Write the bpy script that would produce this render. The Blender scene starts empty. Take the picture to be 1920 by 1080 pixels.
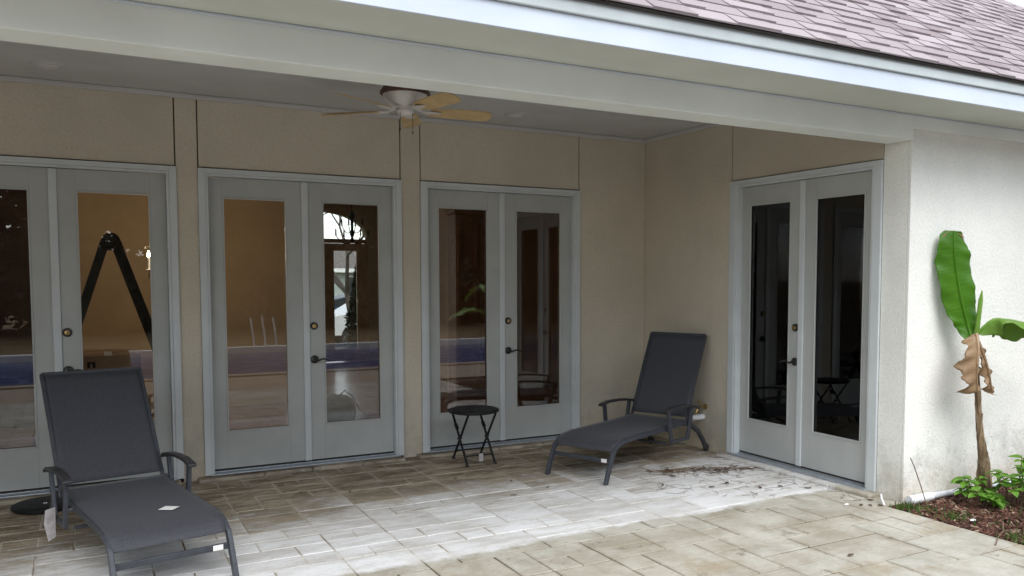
import bpy, bmesh, math, random
from mathutils import Vector, Matrix
random.seed(7)
scn = bpy.context.scene
COL = scn.collection
# ------------------------------------------------------------------ camera
CAM = Vector((-5.3089, -7.5220, 1.6783)); YAW, PITCH, ROLL = 0.51666, -0.061946, 0.00097
FPX, PPX, PPY = 1584.305, 92.277, 79.881          # in pixels of a 1920 x 1080 frame
def cam_axes():
    f = Vector((math.sin(YAW)*math.cos(PITCH), math.cos(YAW)*math.cos(PITCH), math.sin(PITCH)))
    r = Vector((math.cos(YAW), -math.sin(YAW), 0)); u = r.cross(f)
    return math.cos(ROLL)*r + math.sin(ROLL)*u, -math.sin(ROLL)*r + math.cos(ROLL)*u, f
AR, AU, AF = cam_axes()
cam = bpy.data.cameras.new('camera'); camo = bpy.data.objects.new('camera', cam); COL.objects.link(camo)
cam.sensor_width = 36; cam.lens = 36*FPX/1920; cam.shift_x = -PPX/1920; cam.shift_y = PPY/1920
cam.clip_start = 0.05; cam.clip_end = 2000
m = Matrix((AR, AU, -AF)).transposed().to_4x4(); m.translation = CAM; camo.matrix_world = m
scn.camera = camo
def project(p):                                   # used only to decide which repeats are large in view
    d = Vector(p)-CAM; z = d.dot(AF)
    if z < .1: return None
    return (960+PPX+FPX*d.dot(AR)/z, 540+PPY-FPX*d.dot(AU)/z)
# ------------------------------------------------------------------ sky, sun, exposure
SUN_EL, SUN_AZ = math.radians(56), math.radians(188)   # azimuth clockwise from +y
w = bpy.data.worlds.new('World'); scn.world = w; w.use_nodes = True
nt = w.node_tree; nt.nodes.clear()
sky = nt.nodes.new('ShaderNodeTexSky'); sky.sky_type = 'NISHITA'; sky.sun_disc = False
sky.sun_elevation = SUN_EL; sky.sun_rotation = SUN_AZ; sky.dust_density = .6; sky.air_density = 1.0; sky.ozone_density = 1.0
hs = nt.nodes.new('ShaderNodeHueSaturation'); hs.inputs['Saturation'].default_value = .36
bg = nt.nodes.new('ShaderNodeBackground'); bg.inputs['Strength'].default_value = .15
wo = nt.nodes.new('ShaderNodeOutputWorld')
nt.links.new(sky.outputs[0], hs.inputs['Color']); nt.links.new(hs.outputs[0], bg.inputs['Color']); nt.links.new(bg.outputs[0], wo.inputs[0])
sd = bpy.data.lights.new('sun', 'SUN'); sd.energy = 1.45; sd.angle = math.radians(50); sd.color = (1, .995, .985)
so = bpy.data.objects.new('sun', sd); COL.objects.link(so)
sv = Vector((math.sin(SUN_AZ)*math.cos(SUN_EL), math.cos(SUN_AZ)*math.cos(SUN_EL), math.sin(SUN_EL)))
so.rotation_euler = sv.to_track_quat('Z', 'Y').to_euler()
scn.view_settings.view_transform = 'Standard'; scn.view_settings.look = 'None'
scn.view_settings.exposure = 1.2; scn.view_settings.gamma = 1
scn.render.engine = 'CYCLES'
scn.cycles.max_bounces = 10; scn.cycles.diffuse_bounces = 5; scn.cycles.transparent_max_bounces = 16
# ------------------------------------------------------------------ materials
class N:
    def __init__(s, name, spec=.5):
        s.m = bpy.data.materials.new(name); s.m.use_nodes = True; s.t = s.m.node_tree; s.t.nodes.clear()
        s.o = s.new('OutputMaterial'); s.b = s.new('BsdfPrincipled'); s.l(s.b.outputs[0], s.o.inputs[0])
        s.b.inputs['Specular IOR Level'].default_value = spec
    def new(s, k, **kw):
        n = s.t.nodes.new('ShaderNode'+k)
        for a, v in kw.items(): setattr(n, a, v)
        return n
    def l(s, a, b): s.t.links.new(a, b)
    def put(s, sock, v):
        if hasattr(v, 'is_output'): s.l(v, sock)
        elif isinstance(v, (tuple, list)) and len(v) == 3 and sock.type == 'RGBA': sock.default_value = (*v, 1)
        else: sock.default_value = v
    def pos(s): return s.new('NewGeometry').outputs['Position']
    def objco(s): return s.new('TexCoord').outputs['Object']
    def noise(s, vec, scale, detail=4, rough=.6, stretch=None):
        if stretch:
            mp = s.new('Mapping'); mp.inputs['Scale'].default_value = stretch; s.l(vec, mp.inputs[0]); vec = mp.outputs[0]
        n = s.new('TexNoise'); s.l(vec, n.inputs['Vector']); n.inputs['Scale'].default_value = scale
        n.inputs['Detail'].default_value = detail; n.inputs['Roughness'].default_value = rough
        return n.outputs['Fac']
    def vor(s, vec, scale, feat='F1'):
        n = s.new('TexVoronoi', feature=feat); s.l(vec, n.inputs['Vector']); n.inputs['Scale'].default_value = scale
        return n.outputs['Distance']
    def math(s, op, a, b=0.0, c=0.0):
        n = s.new('Math', operation=op); s.put(n.inputs[0], a); s.put(n.inputs[1], b); s.put(n.inputs[2], c); return n.outputs[0]
    def rng(s, v, a, b, c=0.0, d=1.0, smooth=True):
        n = s.new('MapRange'); n.interpolation_type = 'SMOOTHSTEP' if smooth else 'LINEAR'
        s.put(n.inputs['Value'], v); 
        for k, x in zip(('From Min', 'From Max', 'To Min', 'To Max'), (a, b, c, d)): n.inputs[k].default_value = x
        return n.outputs['Result']
    def mix(s, f, a, b, mode='MIX'):
        n = s.new('Mix', data_type='RGBA', blend_type=mode); s.put(n.inputs[0], f); s.put(n.inputs[6], a); s.put(n.inputs[7], b); return n.outputs[2]
    def xyz(s, v):
        n = s.new('SeparateXYZ'); s.l(v, n.inputs[0]); return n.outputs
    def rnd(s):
        a = s.new('ObjectInfo').outputs['Random']; b = s.new('NewGeometry').outputs['Random Per Island']
        return s.math('FRACT', s.math('ADD', a, b))
    def bump(s, h, strength=.3, dist=.01):
        n = s.new('Bump'); n.inputs['Strength'].default_value = strength; n.inputs['Distance'].default_value = dist
        s.l(h, n.inputs['Height']); s.l(n.outputs[0], s.b.inputs['Normal'])
    def col(s, c): s.put(s.b.inputs['Base Color'], c)
    def rough(s, r): s.put(s.b.inputs['Roughness'], r)
def simple(name, c, rough=.5, var=.12, scale=8, bump=0, bscale=80, bdist=.002, metal=0, spec=.5):
    n = N(name, spec); p = n.objco()
    d = tuple(x*(1-var) for x in c); e = tuple(min(1, x*(1+var)) for x in c)
    f = n.noise(p, scale, 5)
    n.col(n.mix(n.rng(f, .3, .7), d, e)); n.rough(n.rng(n.noise(p, scale*2.3), .3, .7, max(.02, rough-.08), min(1, rough+.08)))
    n.b.inputs['Metallic'].default_value = metal
    if bump: n.bump(n.noise(p, bscale, 3), bump, bdist)
    return n.m
def stucco(name, base, stain=True):
    n = N(name, .25); p = n.pos(); z = n.xyz(p)[2]
    big = n.noise(p, .9, 5, .6); fine = n.noise(p, 55, 3, .6); dr = n.noise(p, 3.0, 4, .6, (1, 1, .12))
    c = n.mix(n.rng(big, .3, .7), tuple(x*.9 for x in base), tuple(min(1, x*1.06) for x in base))
    c = n.mix(n.rng(fine, .38, .7, 0, .34), c, tuple(x*.7 for x in base))
    c = n.mix(n.rng(dr, .55, .8, 0, .16), c, tuple(x*.62 for x in base))
    if stain:
        low = n.rng(z, .85, .1)
        patch = n.math('MULTIPLY', low, n.rng(n.noise(p, 2.6, 6, .72), .42, .62))
        c = n.mix(n.math('MULTIPLY', patch, .6), c, (.33, .33, .29))
        c = n.mix(n.math('MULTIPLY', n.rng(z, .38, .02), n.rng(n.noise(p, 4, 4), .3, .7, .1, .5)), c, (.48, .38, .27))
        sp = n.math('MULTIPLY', n.rng(n.noise(p, 34, 3), .62, .7), n.rng(z, .8, .15))
        c = n.mix(n.math('MULTIPLY', sp, .4), c, (.16, .15, .13))
    n.col(c); n.rough(.9)
    h = n.math('ADD', n.noise(p, 60, 4, .65), n.math('MULTIPLY', n.noise(p, 22, 2), .7))
    n.bump(h, .75, .006); return n.m
M = {}
M['stucco'] = stucco('porch_stucco', (.60, .54, .435))
M['stucco_lit'] = stucco('lit_stucco', (.82, .82, .76))  # lighter copy of the porch stucco, brighter outdoor light put into the colour
M['trim'] = simple('trim_paint', (.56, .59, .595), .45, .05, 3, .1, 40)
M['door'] = simple('door_paint', (.42, .432, .412), .4, .05, 3, .08, 60)
M['soffit'] = simple('soffit_paint', (.575, .605, .545), .6, .05, 1.5, .1, 40)
M['beam'] = simple('beam_paint', (.79, .835, .79), .5, .05, 1.5, .1, 40)
M['fascia'] = simple('fascia_paint', (.60, .66, .725), .4, .04, 2, .08, 30)
M['drip'] = simple('drip_edge_paint', (.50, .55, .54), .4, .06, 3)
M['ceil'] = simple('ceiling_paint', (.50, .495, .48), .7, .05, 2, .15, 90)
M['dark'] = simple('joint_shadow_gap', (.03, .027, .022), .9)
M['black'] = simple('black_enamel', (.012, .012, .013), .55, .2, 12, .1, 60, spec=.25)
M['bronze'] = simple('oil_rubbed_bronze', (.05, .048, .045), .35, .2, 40, metal=.7)
M['brass'] = simple('aged_brass', (.42, .30, .13), .3, .25, 60, metal=.9)
M['alu'] = simple('threshold_aluminium', (.42, .46, .50), .42, .15, 20, metal=.6)
M['frame'] = simple('powder_coat_graphite', (.040, .044, .054), .45, .15, 20, .1, 150)
M['armrest'] = simple('armrest_resin', (.030, .030, .033), .42, .2, 20)
M['paper'] = simple('white_paper', (.75, .74, .72), .6, .04)
M['tagpaper'] = simple('worn_tag_paper', (.36, .33, .33), .7, .2, 20)
M['pvc'] = simple('white_pvc', (.78, .79, .80), .35, .08, 6)
M['galv'] = simple('grey_conduit', (.66, .68, .71), .35, .15, 8, metal=.15)
M['fanwhite'] = simple('fan_white_enamel', (.66, .64, .60), .35, .06)
M['fanrust'] = simple('rusted_brown_metal', (.10, .05, .03), .6, .5, 22, .3, 60)
M['maple'] = simple('maple_blade', (.55, .39, .19), .45, .12, 6)
M['tan'] = simple('interior_tan_paint', (.45, .345, .225), .75, .08, 1.2, .15, 60)
M['intbrown'] = simple('interior_brown_paint', (.46, .31, .21), .7, .1, 1.5)
M['intceil'] = simple('interior_ceiling_paint', (.75, .68, .58), .8, .05)
M['wood'] = simple('stained_door_wood', (.46, .30, .18), .4, .2, 5, .1, 30)
M['cab'] = simple('cabinet_wood', (.25, .14, .09), .4, .15, 5)
M['darkwood'] = simple('dark_walnut', (.05, .032, .025), .4, .25, 4)
M['box'] = simple('cardboard', (.34, .21, .12), .8, .08, 4)
M['iron'] = simple('wrought_iron', (.032, .028, .026), .5)
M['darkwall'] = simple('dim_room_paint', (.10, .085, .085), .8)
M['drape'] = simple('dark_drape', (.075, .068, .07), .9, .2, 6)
M['bag'] = simple('canvas_bag', (.055, .055, .042), .85, .3, 9, .3, 40)
M['mulchbase'] = simple('mulch_soil', (.075, .042, .030), .95, .5, 14, .8, 40, .02)
M['twig'] = simple('dry_twig', (.16, .10, .065), .85, .3, 30)
M['carwhite'] = simple('white_car_paint', (.75, .76, .78), .2, .02)
M['carblue'] = simple('dark_blue_car_paint', (.04, .06, .10), .2, .05)
M['tyre'] = simple('tyre_rubber', (.02, .02, .02), .8)
M['rim'] = simple('alloy_rim', (.5, .5, .52), .3, .05, metal=.8)
M['tint'] = simple('tinted_car_glass', (.03, .035, .04), .08)
M['bark'] = simple('grey_bark', (.12, .10, .085), .9, .3, 12, .6, 30, .02)
M['asphalt'] = simple('asphalt', (.06, .06, .06), .9, .2, 20, .4, 60)
M['brickfar'] = simple('far_wall_paint', (.45, .50, .46), .8, .1)
M['farroof'] = simple('far_roof', (.16, .14, .13), .9, .2, 6)
M['pool'] = simple('pool_cover_vinyl', (.040, .072, .20), .25, .15, 1.0, .3, 2.0, .05)
M['coping'] = simple('white_coping', (.82, .82, .80), .6, .06)
M['conc'] = simple('deck_concrete', (.30, .235, .175), .85, .15, 3, .3, 50)
def m_pane():
    n = N('window_glass'); t = n.new('BsdfTransparent'); g = n.new('BsdfGlossy'); x = n.new('MixShader'); f = n.new('Fresnel')
    t.inputs[0].default_value = (.90, .91, .90, 1); g.inputs['Roughness'].default_value = 0.0; g.inputs['Color'].default_value = (.95, .95, .97, 1); f.inputs[0].default_value = 1.52
    n.l(n.math('MINIMUM', n.math('MULTIPLY', f.outputs[0], 1.5), 1.0), x.inputs[0]); n.l(t.outputs[0], x.inputs[1]); n.l(g.outputs[0], x.inputs[2]); n.l(x.outputs[0], n.o.inputs[0]); n.t.nodes.remove(n.b)
    return n.m
M['glass'] = m_pane()
def m_sling():
    n = N('woven_sling', .3); p = n.objco(); 
    a = n.noise(p, 420, 1, .5); b = n.noise(p, 160, 2, .6, (1, 9, 1)); c = n.noise(p, 160, 2, .6, (9, 1, 1))
    f = n.math('ADD', n.math('MULTIPLY', a, .5), n.math('MULTIPLY', n.math('ADD', b, c), .3))
    n.col(n.mix(n.rng(f, .42, .7), (.019, .020, .024), (.092, .094, .108))); n.rough(.7)
    n.b.inputs['Sheen Weight'].default_value = .1; n.b.inputs['Sheen Roughness'].default_value = .4
    n.bump(f, .25, .002); return n.m
M['sling'] = m_sling()
def m_paver(name, grout=False):
    n = N(name, .35); p = n.pos(); X = n.xyz(p); y = X[1]; r = n.rnd()
    wob = n.noise(p, .8, 4, .6); wob2 = n.noise(p, 9, 4, .6)
    slate = n.noise(p, 3.4, 7, .7, (.6, 1.9, 1)); slate2 = n.noise(p, 13, 6, .72, (.55, 1.7, 1)); mott = n.noise(p, 2.3, 6, .68); sand = n.noise(p, 150, 2, .7)
    # dirt inside the porch
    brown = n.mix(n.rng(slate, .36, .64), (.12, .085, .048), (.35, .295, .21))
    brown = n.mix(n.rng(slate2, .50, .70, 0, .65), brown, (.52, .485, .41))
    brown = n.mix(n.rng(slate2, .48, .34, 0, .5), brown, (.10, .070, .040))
    # mineral bloom on the dry pavers
    white = n.mix(n.rng(slate, .33, .62), (.53, .52, .49), (.74, .745, .745))
    white = n.mix(n.rng(slate2, .56, .74, 0, .55), white, (.36, .325, .265))
    white = n.mix(n.rng(n.noise(p, 26, 5, .75), .60, .72, 0, .5), white, (.26, .22, .16))
    # rain-wet outer pavers
    outer = n.mix(n.rng(mott, .33, .66), (.305, .28, .225), (.485, .47, .41))
    outer = n.mix(n.rng(n.noise(p, 1.5, 7, .75), .54, .66, 0, .65), outer, (.31, .245, .155))
    outer = n.mix(n.rng(n.noise(p, 4.2, 8, .8), .575, .66, 0, .8), outer, (.15, .125, .09))
    outer = n.mix(n.rng(slate2, .56, .76, 0, .5), outer, (.60, .58, .51))
    outer = n.mix(n.rng(slate2, .44, .3, 0, .5), outer, (.24, .195, .125))
    if grout:
        brown = n.mix(.75, brown, (.50, .46, .38)); white = n.mix(n.rng(n.noise(p, 3, 3), .4, .6), (.66, .64, .58), (.20, .14, .08)); outer = n.mix(n.rng(wob2, .35, .65), (.03, .022, .012), (.085, .06, .033))
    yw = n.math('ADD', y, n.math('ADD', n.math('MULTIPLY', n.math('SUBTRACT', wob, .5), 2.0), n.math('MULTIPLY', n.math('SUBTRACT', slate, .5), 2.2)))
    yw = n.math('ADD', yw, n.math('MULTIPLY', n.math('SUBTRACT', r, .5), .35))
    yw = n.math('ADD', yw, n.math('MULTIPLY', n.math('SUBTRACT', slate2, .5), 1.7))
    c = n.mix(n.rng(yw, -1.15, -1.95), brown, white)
    edge = n.math('ADD', y, n.math('MULTIPLY', n.math('SUBTRACT', wob2, .5), .14)); edge = n.math('ADD', edge, n.math('MULTIPLY', n.math('SUBTRACT', wob, .5), .3))
    wet = n.rng(edge, -2.79, -2.87)
    c = n.mix(wet, c, outer)
    if not grout:
        c = n.mix(n.rng(r, 0, 1, .0, .16), c, n.mix(wet, (.20, .155, .105), (.36, .30, .21)))
        ge = n.xyz(n.new('TexCoord').outputs['Generated'])
        ed = n.math('MINIMUM', n.math('MINIMUM', ge[0], n.math('SUBTRACT', 1.0, ge[0])), n.math('MINIMUM', ge[1], n.math('SUBTRACT', 1.0, ge[1])))
        ed = n.math('ADD', ed, n.math('MULTIPLY', n.math('SUBTRACT', wob2, .5), .22))
        rim_ = n.rng(ed, .085, -.05)
        c = n.mix(n.math('MULTIPLY', rim_, n.math('MULTIPLY', wet, .42)), c, (.20, .155, .09))
        c = n.mix(n.math('MULTIPLY', rim_, n.math('MULTIPLY', n.math('SUBTRACT', 1.0, wet), .4)), c, (.52, .49, .43))
        grit = n.noise(p, 38, 6, .8)
        c = n.mix(n.rng(grit, .56, .70, 0, .55), c, (.12, .095, .06)); c = n.mix(n.rng(grit, .44, .32, 0, .4), c, (.62, .60, .55))
    c = n.mix(n.rng(sand, .55, .8, 0, .35), c, (.16, .13, .09))
    n.col(c); n.rough(n.rng(wet, 0, 1, .85, .55))
    h = n.math('ADD', n.math('MULTIPLY', slate, 1.0), n.math('MULTIPLY', slate2, .5))
    n.bump(h, .5, .010); return n.m
M['paver'] = m_paver('stamped_paver'); M['grout'] = m_paver('paver_joint', True)
def m_shingle():
    n = N('asphalt_shingle', .2); p = n.pos(); r = n.rnd(); g = n.noise(p, 260, 2, .7)
    c = n.mix(r, (.27, .225, .23), (.46, .41, .42)); c = n.mix(n.rng(n.math('FRACT', n.math('MULTIPLY', r, 7.3)), .8, .85, 0, .6), c, (.40, .36, .36))
    c = n.mix(n.rng(g, .4, .7, 0, .5), c, (.13, .095, .09)); c = n.mix(n.rng(n.noise(p, 1.2, 4), .4, .7, 0, .3), c, (.33, .29, .29))
    n.col(c); n.rough(.9); n.bump(g, .5, .004); return n.m
M['shingle'] = m_shingle()
def m_leaf(name, a, b, rib=False, trans=.35):
    n = N(name, .4); p = n.objco(); f = n.noise(p, 6, 4)
    c = n.mix(f, a, b); c = n.mix(n.math('MULTIPLY', n.rnd(), .5), c, tuple(x*.6 for x in a))
    if rib:
        st = n.noise(n.new('TexCoord').outputs['UV'], 1, 2, .5, (1.2, 130, 1)); c = n.mix(n.rng(st, .35, .65, 0, .35), c, tuple(x*.55 for x in a))
        n.bump(st, .35, .004)
    n.col(c); n.rough(.42)
    t = n.new('BsdfTranslucent'); n.put(t.inputs[0], n.mix(.5, c, b)); x = n.new('MixShader'); x.inputs[0].default_value = trans
    n.l(n.b.outputs[0], x.inputs[1]); n.l(t.outputs[0], x.inputs[2]); n.l(x.outputs[0], n.o.inputs[0]); return n.m
M['banana'] = m_leaf('banana_leaf', (.055, .185, .008), (.125, .315, .012), True, .3)
M['banana2'] = m_leaf('banana_leaf_pale', (.19, .38, .05), (.34, .55, .10), True, .35)
M['deadleaf'] = m_leaf('dead_banana_leaf', (.34, .21, .11), (.56, .40, .24), True, .25)
M['shrub'] = m_leaf('shrub_leaf', (.10, .25, .025), (.22, .42, .06), False, .3)
M['tree'] = m_leaf('evergreen_leaf', (.012, .024, .008), (.035, .055, .018), False, .15)
M['grass'] = m_leaf('weed_blade', (.05, .11, .02), (.13, .20, .05), False, .3)
M['litter'] = m_leaf('dry_litter', (.06, .035, .02), (.16, .085, .045), False, .05)
def m_stem():
    n = N('banana_pseudostem', .3); p = n.objco(); a = n.noise(p, 16, 5, .65, (1, 1, .12)); b = n.noise(p, 7, 4)
    c = n.mix(n.rng(a, .35, .65), (.09, .055, .03), (.33, .235, .14)); c = n.mix(n.rng(b, .5, .7, 0, .5), c, (.45, .36, .25))
    n.col(c); n.rough(.8); n.bump(a, .8, .01); return n.m
M['stem'] = m_stem()
def m_chip():
    n = N('bark_mulch_chip', .3); r = n.rnd(); p = n.pos()
    c = n.mix(r, (.045, .020, .014), (.20, .095, .065)); c = n.mix(n.rng(n.math('FRACT', n.math('MULTIPLY', r, 9.7)), .86, .9), c, (.34, .24, .17))
    n.col(c); n.rough(.75); n.bump(n.noise(p, 120, 3), .4, .003); return n.m
M['chip'] = m_chip()
def m_ground(name, a, b, sc=.6):
    n = N(name, .2); p = n.pos(); f = n.noise(p, sc, 6, .7); g = n.noise(p, 30, 3, .7)
    n.col(n.mix(n.rng(g, .3, .75, 0, .5), n.mix(n.rng(f, .35, .65), a, b), tuple(x*.5 for x in a))); n.rough(.95); n.bump(g, .7, .03); return n.m
M['ground'] = m_ground('dormant_lawn', (.20, .15, .08), (.30, .22, .12))
M['front'] = m_ground('front_lawn', (.10, .12, .05), (.22, .18, .10))
def m_woodfloor():
    n = N('interior_wood_floor', .5); p = n.pos(); br = n.new('TexBrick'); n.l(p, br.inputs['Vector']); br.offset = .37
    br.inputs['Scale'].default_value = 1; br.inputs['Brick Width'].default_value = 1.4; br.inputs['Row Height'].default_value = .13; br.inputs['Mortar Size'].default_value = .002
    br.inputs['Color1'].default_value = (.21, .10, .065, 1); br.inputs['Color2'].default_value = (.28, .15, .10, 1); br.inputs['Mortar'].default_value = (.06, .03, .02, 1)
    g = n.noise(p, 6, 4, .6, (.5, 8, 1)); n.col(n.mix(n.rng(g, .3, .7, 0, .35), br.outputs['Color'], (.12, .055, .035))); n.rough(.22); return n.m
M['floor'] = m_woodfloor()
def m_emit(name, c, s):
    n = N(name); n.b.inputs['Emission Color'].default_value = (*c, 1); n.b.inputs['Emission Strength'].default_value = s; return n.m
M['flame'] = m_emit('lit_bulb', (1, .74, .42), 40)
# ------------------------------------------------------------------ mesh helpers
class MB:
    def __init__(s): s.v = []; s.f = []; s.uv = {}
    def quad_strip(s, rings, closed=True, caps=True):
        b = len(s.v); k = len(rings[0])
        for r in rings: s.v += [tuple(p) for p in r]
        for i in range(len(rings)-1):
            for j in range(k if closed else k-1):
                a = b+i*k+j; c = b+i*k+(j+1) % k; s.f.append((a, c, c+k, a+k))
        if caps and closed: s.f.append(tuple(b+j for j in range(k))[::-1]); s.f.append(tuple(b+(len(rings)-1)*k+j for j in range(k)))
        return s
    def box(s, x0, x1, y0, y1, z0, z1):
        b = len(s.v)
        s.v += [(x0, y0, z0), (x1, y0, z0), (x1, y1, z0), (x0, y1, z0), (x0, y0, z1), (x1, y0, z1), (x1, y1, z1), (x0, y1, z1)]
        s.f += [tuple(b+i for i in q) for q in ((3, 2, 1, 0), (4, 5, 6, 7), (0, 1, 5, 4), (1, 2, 6, 5), (2, 3, 7, 6), (3, 0, 4, 7))]
        return s
    def tube(s, pts, r, n=8, ry=None):
        pts = [Vector(p) for p in pts]; rs = r if isinstance(r, (list, tuple)) else [r]*len(pts); rings = []; up = None
        for i, p in enumerate(pts):
            t = (pts[min(i+1, len(pts)-1)]-pts[max(i-1, 0)]).normalized()
            if up is None: up = Vector((0, 0, 1)) if abs(t.z) < .9 else Vector((1, 0, 0))
            a = t.cross(up).normalized(); up2 = a.cross(t).normalized(); k = (ry/rs[i]) if ry else 1
            rings.append([p+rs[i]*(math.cos(2*math.pi*j/n)*a+k*math.sin(2*math.pi*j/n)*up2) for j in range(n)])
        return s.quad_strip(rings)
    def bar(s, pts, wd, ht):          # rectangular section swept along pts: wd sideways, ht in the vertical plane
        pts = [Vector(p) for p in pts]; rings = []; side = None
        for i, p in enumerate(pts):
            t = (pts[min(i+1, len(pts)-1)]-pts[max(i-1, 0)]).normalized()
            if side is None:
                side = t.cross(Vector((0, 0, 1)))
                side = side.normalized() if side.length > .05 else Vector((1, 0, 0))
            u = side.cross(t).normalized()
            rings.append([p-side*wd/2-u*ht/2, p+side*wd/2-u*ht/2, p+side*wd/2+u*ht/2, p-side*wd/2+u*ht/2])
        return s.quad_strip(rings)
    def barv(s, pts, side, wd, ht):   # as bar, with the side vector given
        pts = [Vector(p) for p in pts]; side = Vector(side).normalized(); rings = []
        for i, p in enumerate(pts):
            t = (pts[min(i+1, len(pts)-1)]-pts[max(i-1, 0)]).normalized(); u = side.cross(t).normalized()
            rings.append([p-side*wd/2-u*ht/2, p+side*wd/2-u*ht/2, p+side*wd/2+u*ht/2, p-side*wd/2+u*ht/2])
        return s.quad_strip(rings)
    def lathe(s, prof, c=(0, 0, 0), n=28, axis='z'):
        rings = []
        for r, h in prof:
            ring = []
            for j in range(n):
                a = 2*math.pi*j/n; p = (r*math.cos(a), r*math.sin(a), h)
                if axis == 'y': p = (p[0], h, p[1])
                if axis == 'x': p = (h, p[0], p[1])
                ring.append((c[0]+p[0], c[1]+p[1], c[2]+p[2]))
            rings.append(ring)
        return s.quad_strip(rings)
    def build(s, name, mat, parent=None, smooth=False, bevel=0, seg=2, solid=0, loc=None):
        me = bpy.data.meshes.new(name); me.from_pydata(s.v, [], s.f); me.update()
        bm = bmesh.new(); bm.from_mesh(me); bmesh.ops.recalc_face_normals(bm, faces=bm.faces); bm.to_mesh(me); bm.free()
        me.materials.append(M[mat] if isinstance(mat, str) else mat)
        o = bpy.data.objects.new(name, me); COL.objects.link(o)
        if loc: o.location = loc
        if parent: o.parent = parent
        if smooth:
            for p in me.polygons: p.use_smooth = True
            es = o.modifiers.new('split', 'EDGE_SPLIT'); es.split_angle = math.radians(40)
        if solid: k = o.modifiers.new('solid', 'SOLIDIFY'); k.thickness = solid; k.offset = 0
        if bevel: k = o.modifiers.new('bevel', 'BEVEL'); k.width = bevel; k.segments = seg; k.limit_method = 'ANGLE'; k.angle_limit = math.radians(40)
        return o
def empty(name, loc=(0, 0, 0), rz=0):
    o = bpy.data.objects.new(name, None); COL.objects.link(o); o.location = loc; o.rotation_euler = (0, 0, rz); o.empty_display_size = .1; return o
def tag(o, label=None, cat=None, group=None, kind=None):
    for k, v in (('label', label), ('category', cat), ('group', group), ('kind', kind)):
        if v: o[k] = v
    return o
def box(name, mat, x0, x1, y0, y1, z0, z1, parent=None, bevel=0): return MB().box(x0, x1, y0, y1, z0, z1).build(name, mat, parent, bevel=bevel)
def shared(name, me, parent=None):
    o = bpy.data.objects.new(name, me); COL.objects.link(o); o.parent = parent; return o
def copy_tree(o, parent=None):
    c = o.copy(); COL.objects.link(c); c.parent = parent
    for ch in list(o.children): copy_tree(ch, c)
    return c
D = -3.363           # plane of the outer front wall
XL = -8.6            # left end of the porch
# ------------------------------------------------------------------ ground, patio, pool, beds
tag(box('ground', 'ground', -400, 400, -500, 9.4, -.5, -.09), kind='structure')
tag(box('front_yard', 'front', -400, 400, 9.4, 700, -1.2, -.42), kind='structure')
tag(box('driveway', 'asphalt', -30, 60, 17.5, 27, -.5, -.40), kind='structure')
patio = MB().box(XL, 0, D, 0, -.08, -.0055).box(XL, -.18, -5.6, D, -.0801, -.0056).build('patio', 'grout'); tag(patio, kind='structure')
tag(box('pool_deck', 'conc', -14, 14, -7.45, -5.6, -.1, -.004), kind='structure')
tag(box('far_pool_deck', 'conc', -14, 14, -14.2, -12.95, -.1, -.002), kind='structure')
tag(box('pool_water', 'pool', -10, 9, -12.7, -7.75, -.12, -.05), kind='structure')
tag(box('near_coping', 'conc', -10.3, 9.3, -7.75, -7.45, -.1, .02), kind='structure')
cp = MB().box(-10.3, 9.3, -12.95, -12.7, -.1, .09).box(-10.3, -10, -12.7, -7.75, -.1, .02).box(9, 9.3, -12.7, -7.75, -.1, .02)
tag(cp.build('pool_coping', 'coping'), kind='structure')
tag(box('mulch_bed', 'mulchbase', -.18, 4.2, -7.0, D-.001, -.1, -.035), kind='structure')
def paver_mesh(wd, ht):
    g = .004; a = wd/2-g; b = ht/2-g; i = .0035; j = lambda: random.uniform(-.0022, .0022)
    o = [(-a+j(), -b+j()), (a+j(), -b+j()), (a+j(), b+j()), (-a+j(), b+j())]
    mb = MB(); mb.quad_strip([[(x, y, -.03) for x, y in o], [(x, y, -.004) for x, y in o], [(x*(1-i/a), y*(1-i/b), 0) for x, y in o]]); return mb
def pack(x0, x1, y0, y1, u=.2):
    nx = max(1, round((x1-x0)/u)); ny = max(1, round((y1-y0)/u)); ux = (x1-x0)/nx; uy = (y1-y0)/ny
    g = [[0]*ny for _ in range(nx)]; out = []
    sizes = [(1, 2), (1, 2), (2, 2), (2, 2), (2, 1), (2, 1), (3, 2), (2, 3), (1, 1), (3, 1), (2, 2), (1, 2)]
    for i in range(nx):
        for j in range(ny):
            if g[i][j]: continue
            opts = sizes[:]; random.shuffle(opts); opts += [(1, 1)]
            for a, b in opts:
                if i+a <= nx and j+b <= ny and not any(g[p][q] for p in range(i, i+a) for q in range(j, j+b)):
                    for p in range(i, i+a):
                        for q in range(j, j+b): g[p][q] = 1
                    out.append((x0+(i+a/2)*ux, y0+(j+b/2)*uy, a*ux, b*uy)); break
    return out
cells = pack(XL, -3.59, D, 0)+pack(-3.59, 0, D, 0)+pack(XL, -3.59, -5.6, D)+pack(-3.59, -.18, -5.6, D)
rated = []
for c in cells:
    ps = [project((c[0]+sx*c[2]/2, c[1]+sy*c[3]/2, 0)) for sx in (-1, 1) for sy in (-1, 1)]; area = 0
    if all(ps):
        vis = [p for p in ps if -5 < p[0] < 1925 and -5 < p[1] < 1085]
        if vis: area = abs((ps[3][0]-ps[0][0])*(ps[2][1]-ps[1][1])-(ps[2][0]-ps[1][0])*(ps[3][1]-ps[0][1]))
    rated.append((area, c))
rated.sort(key=lambda t: -t[0]); rest = MB()
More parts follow.
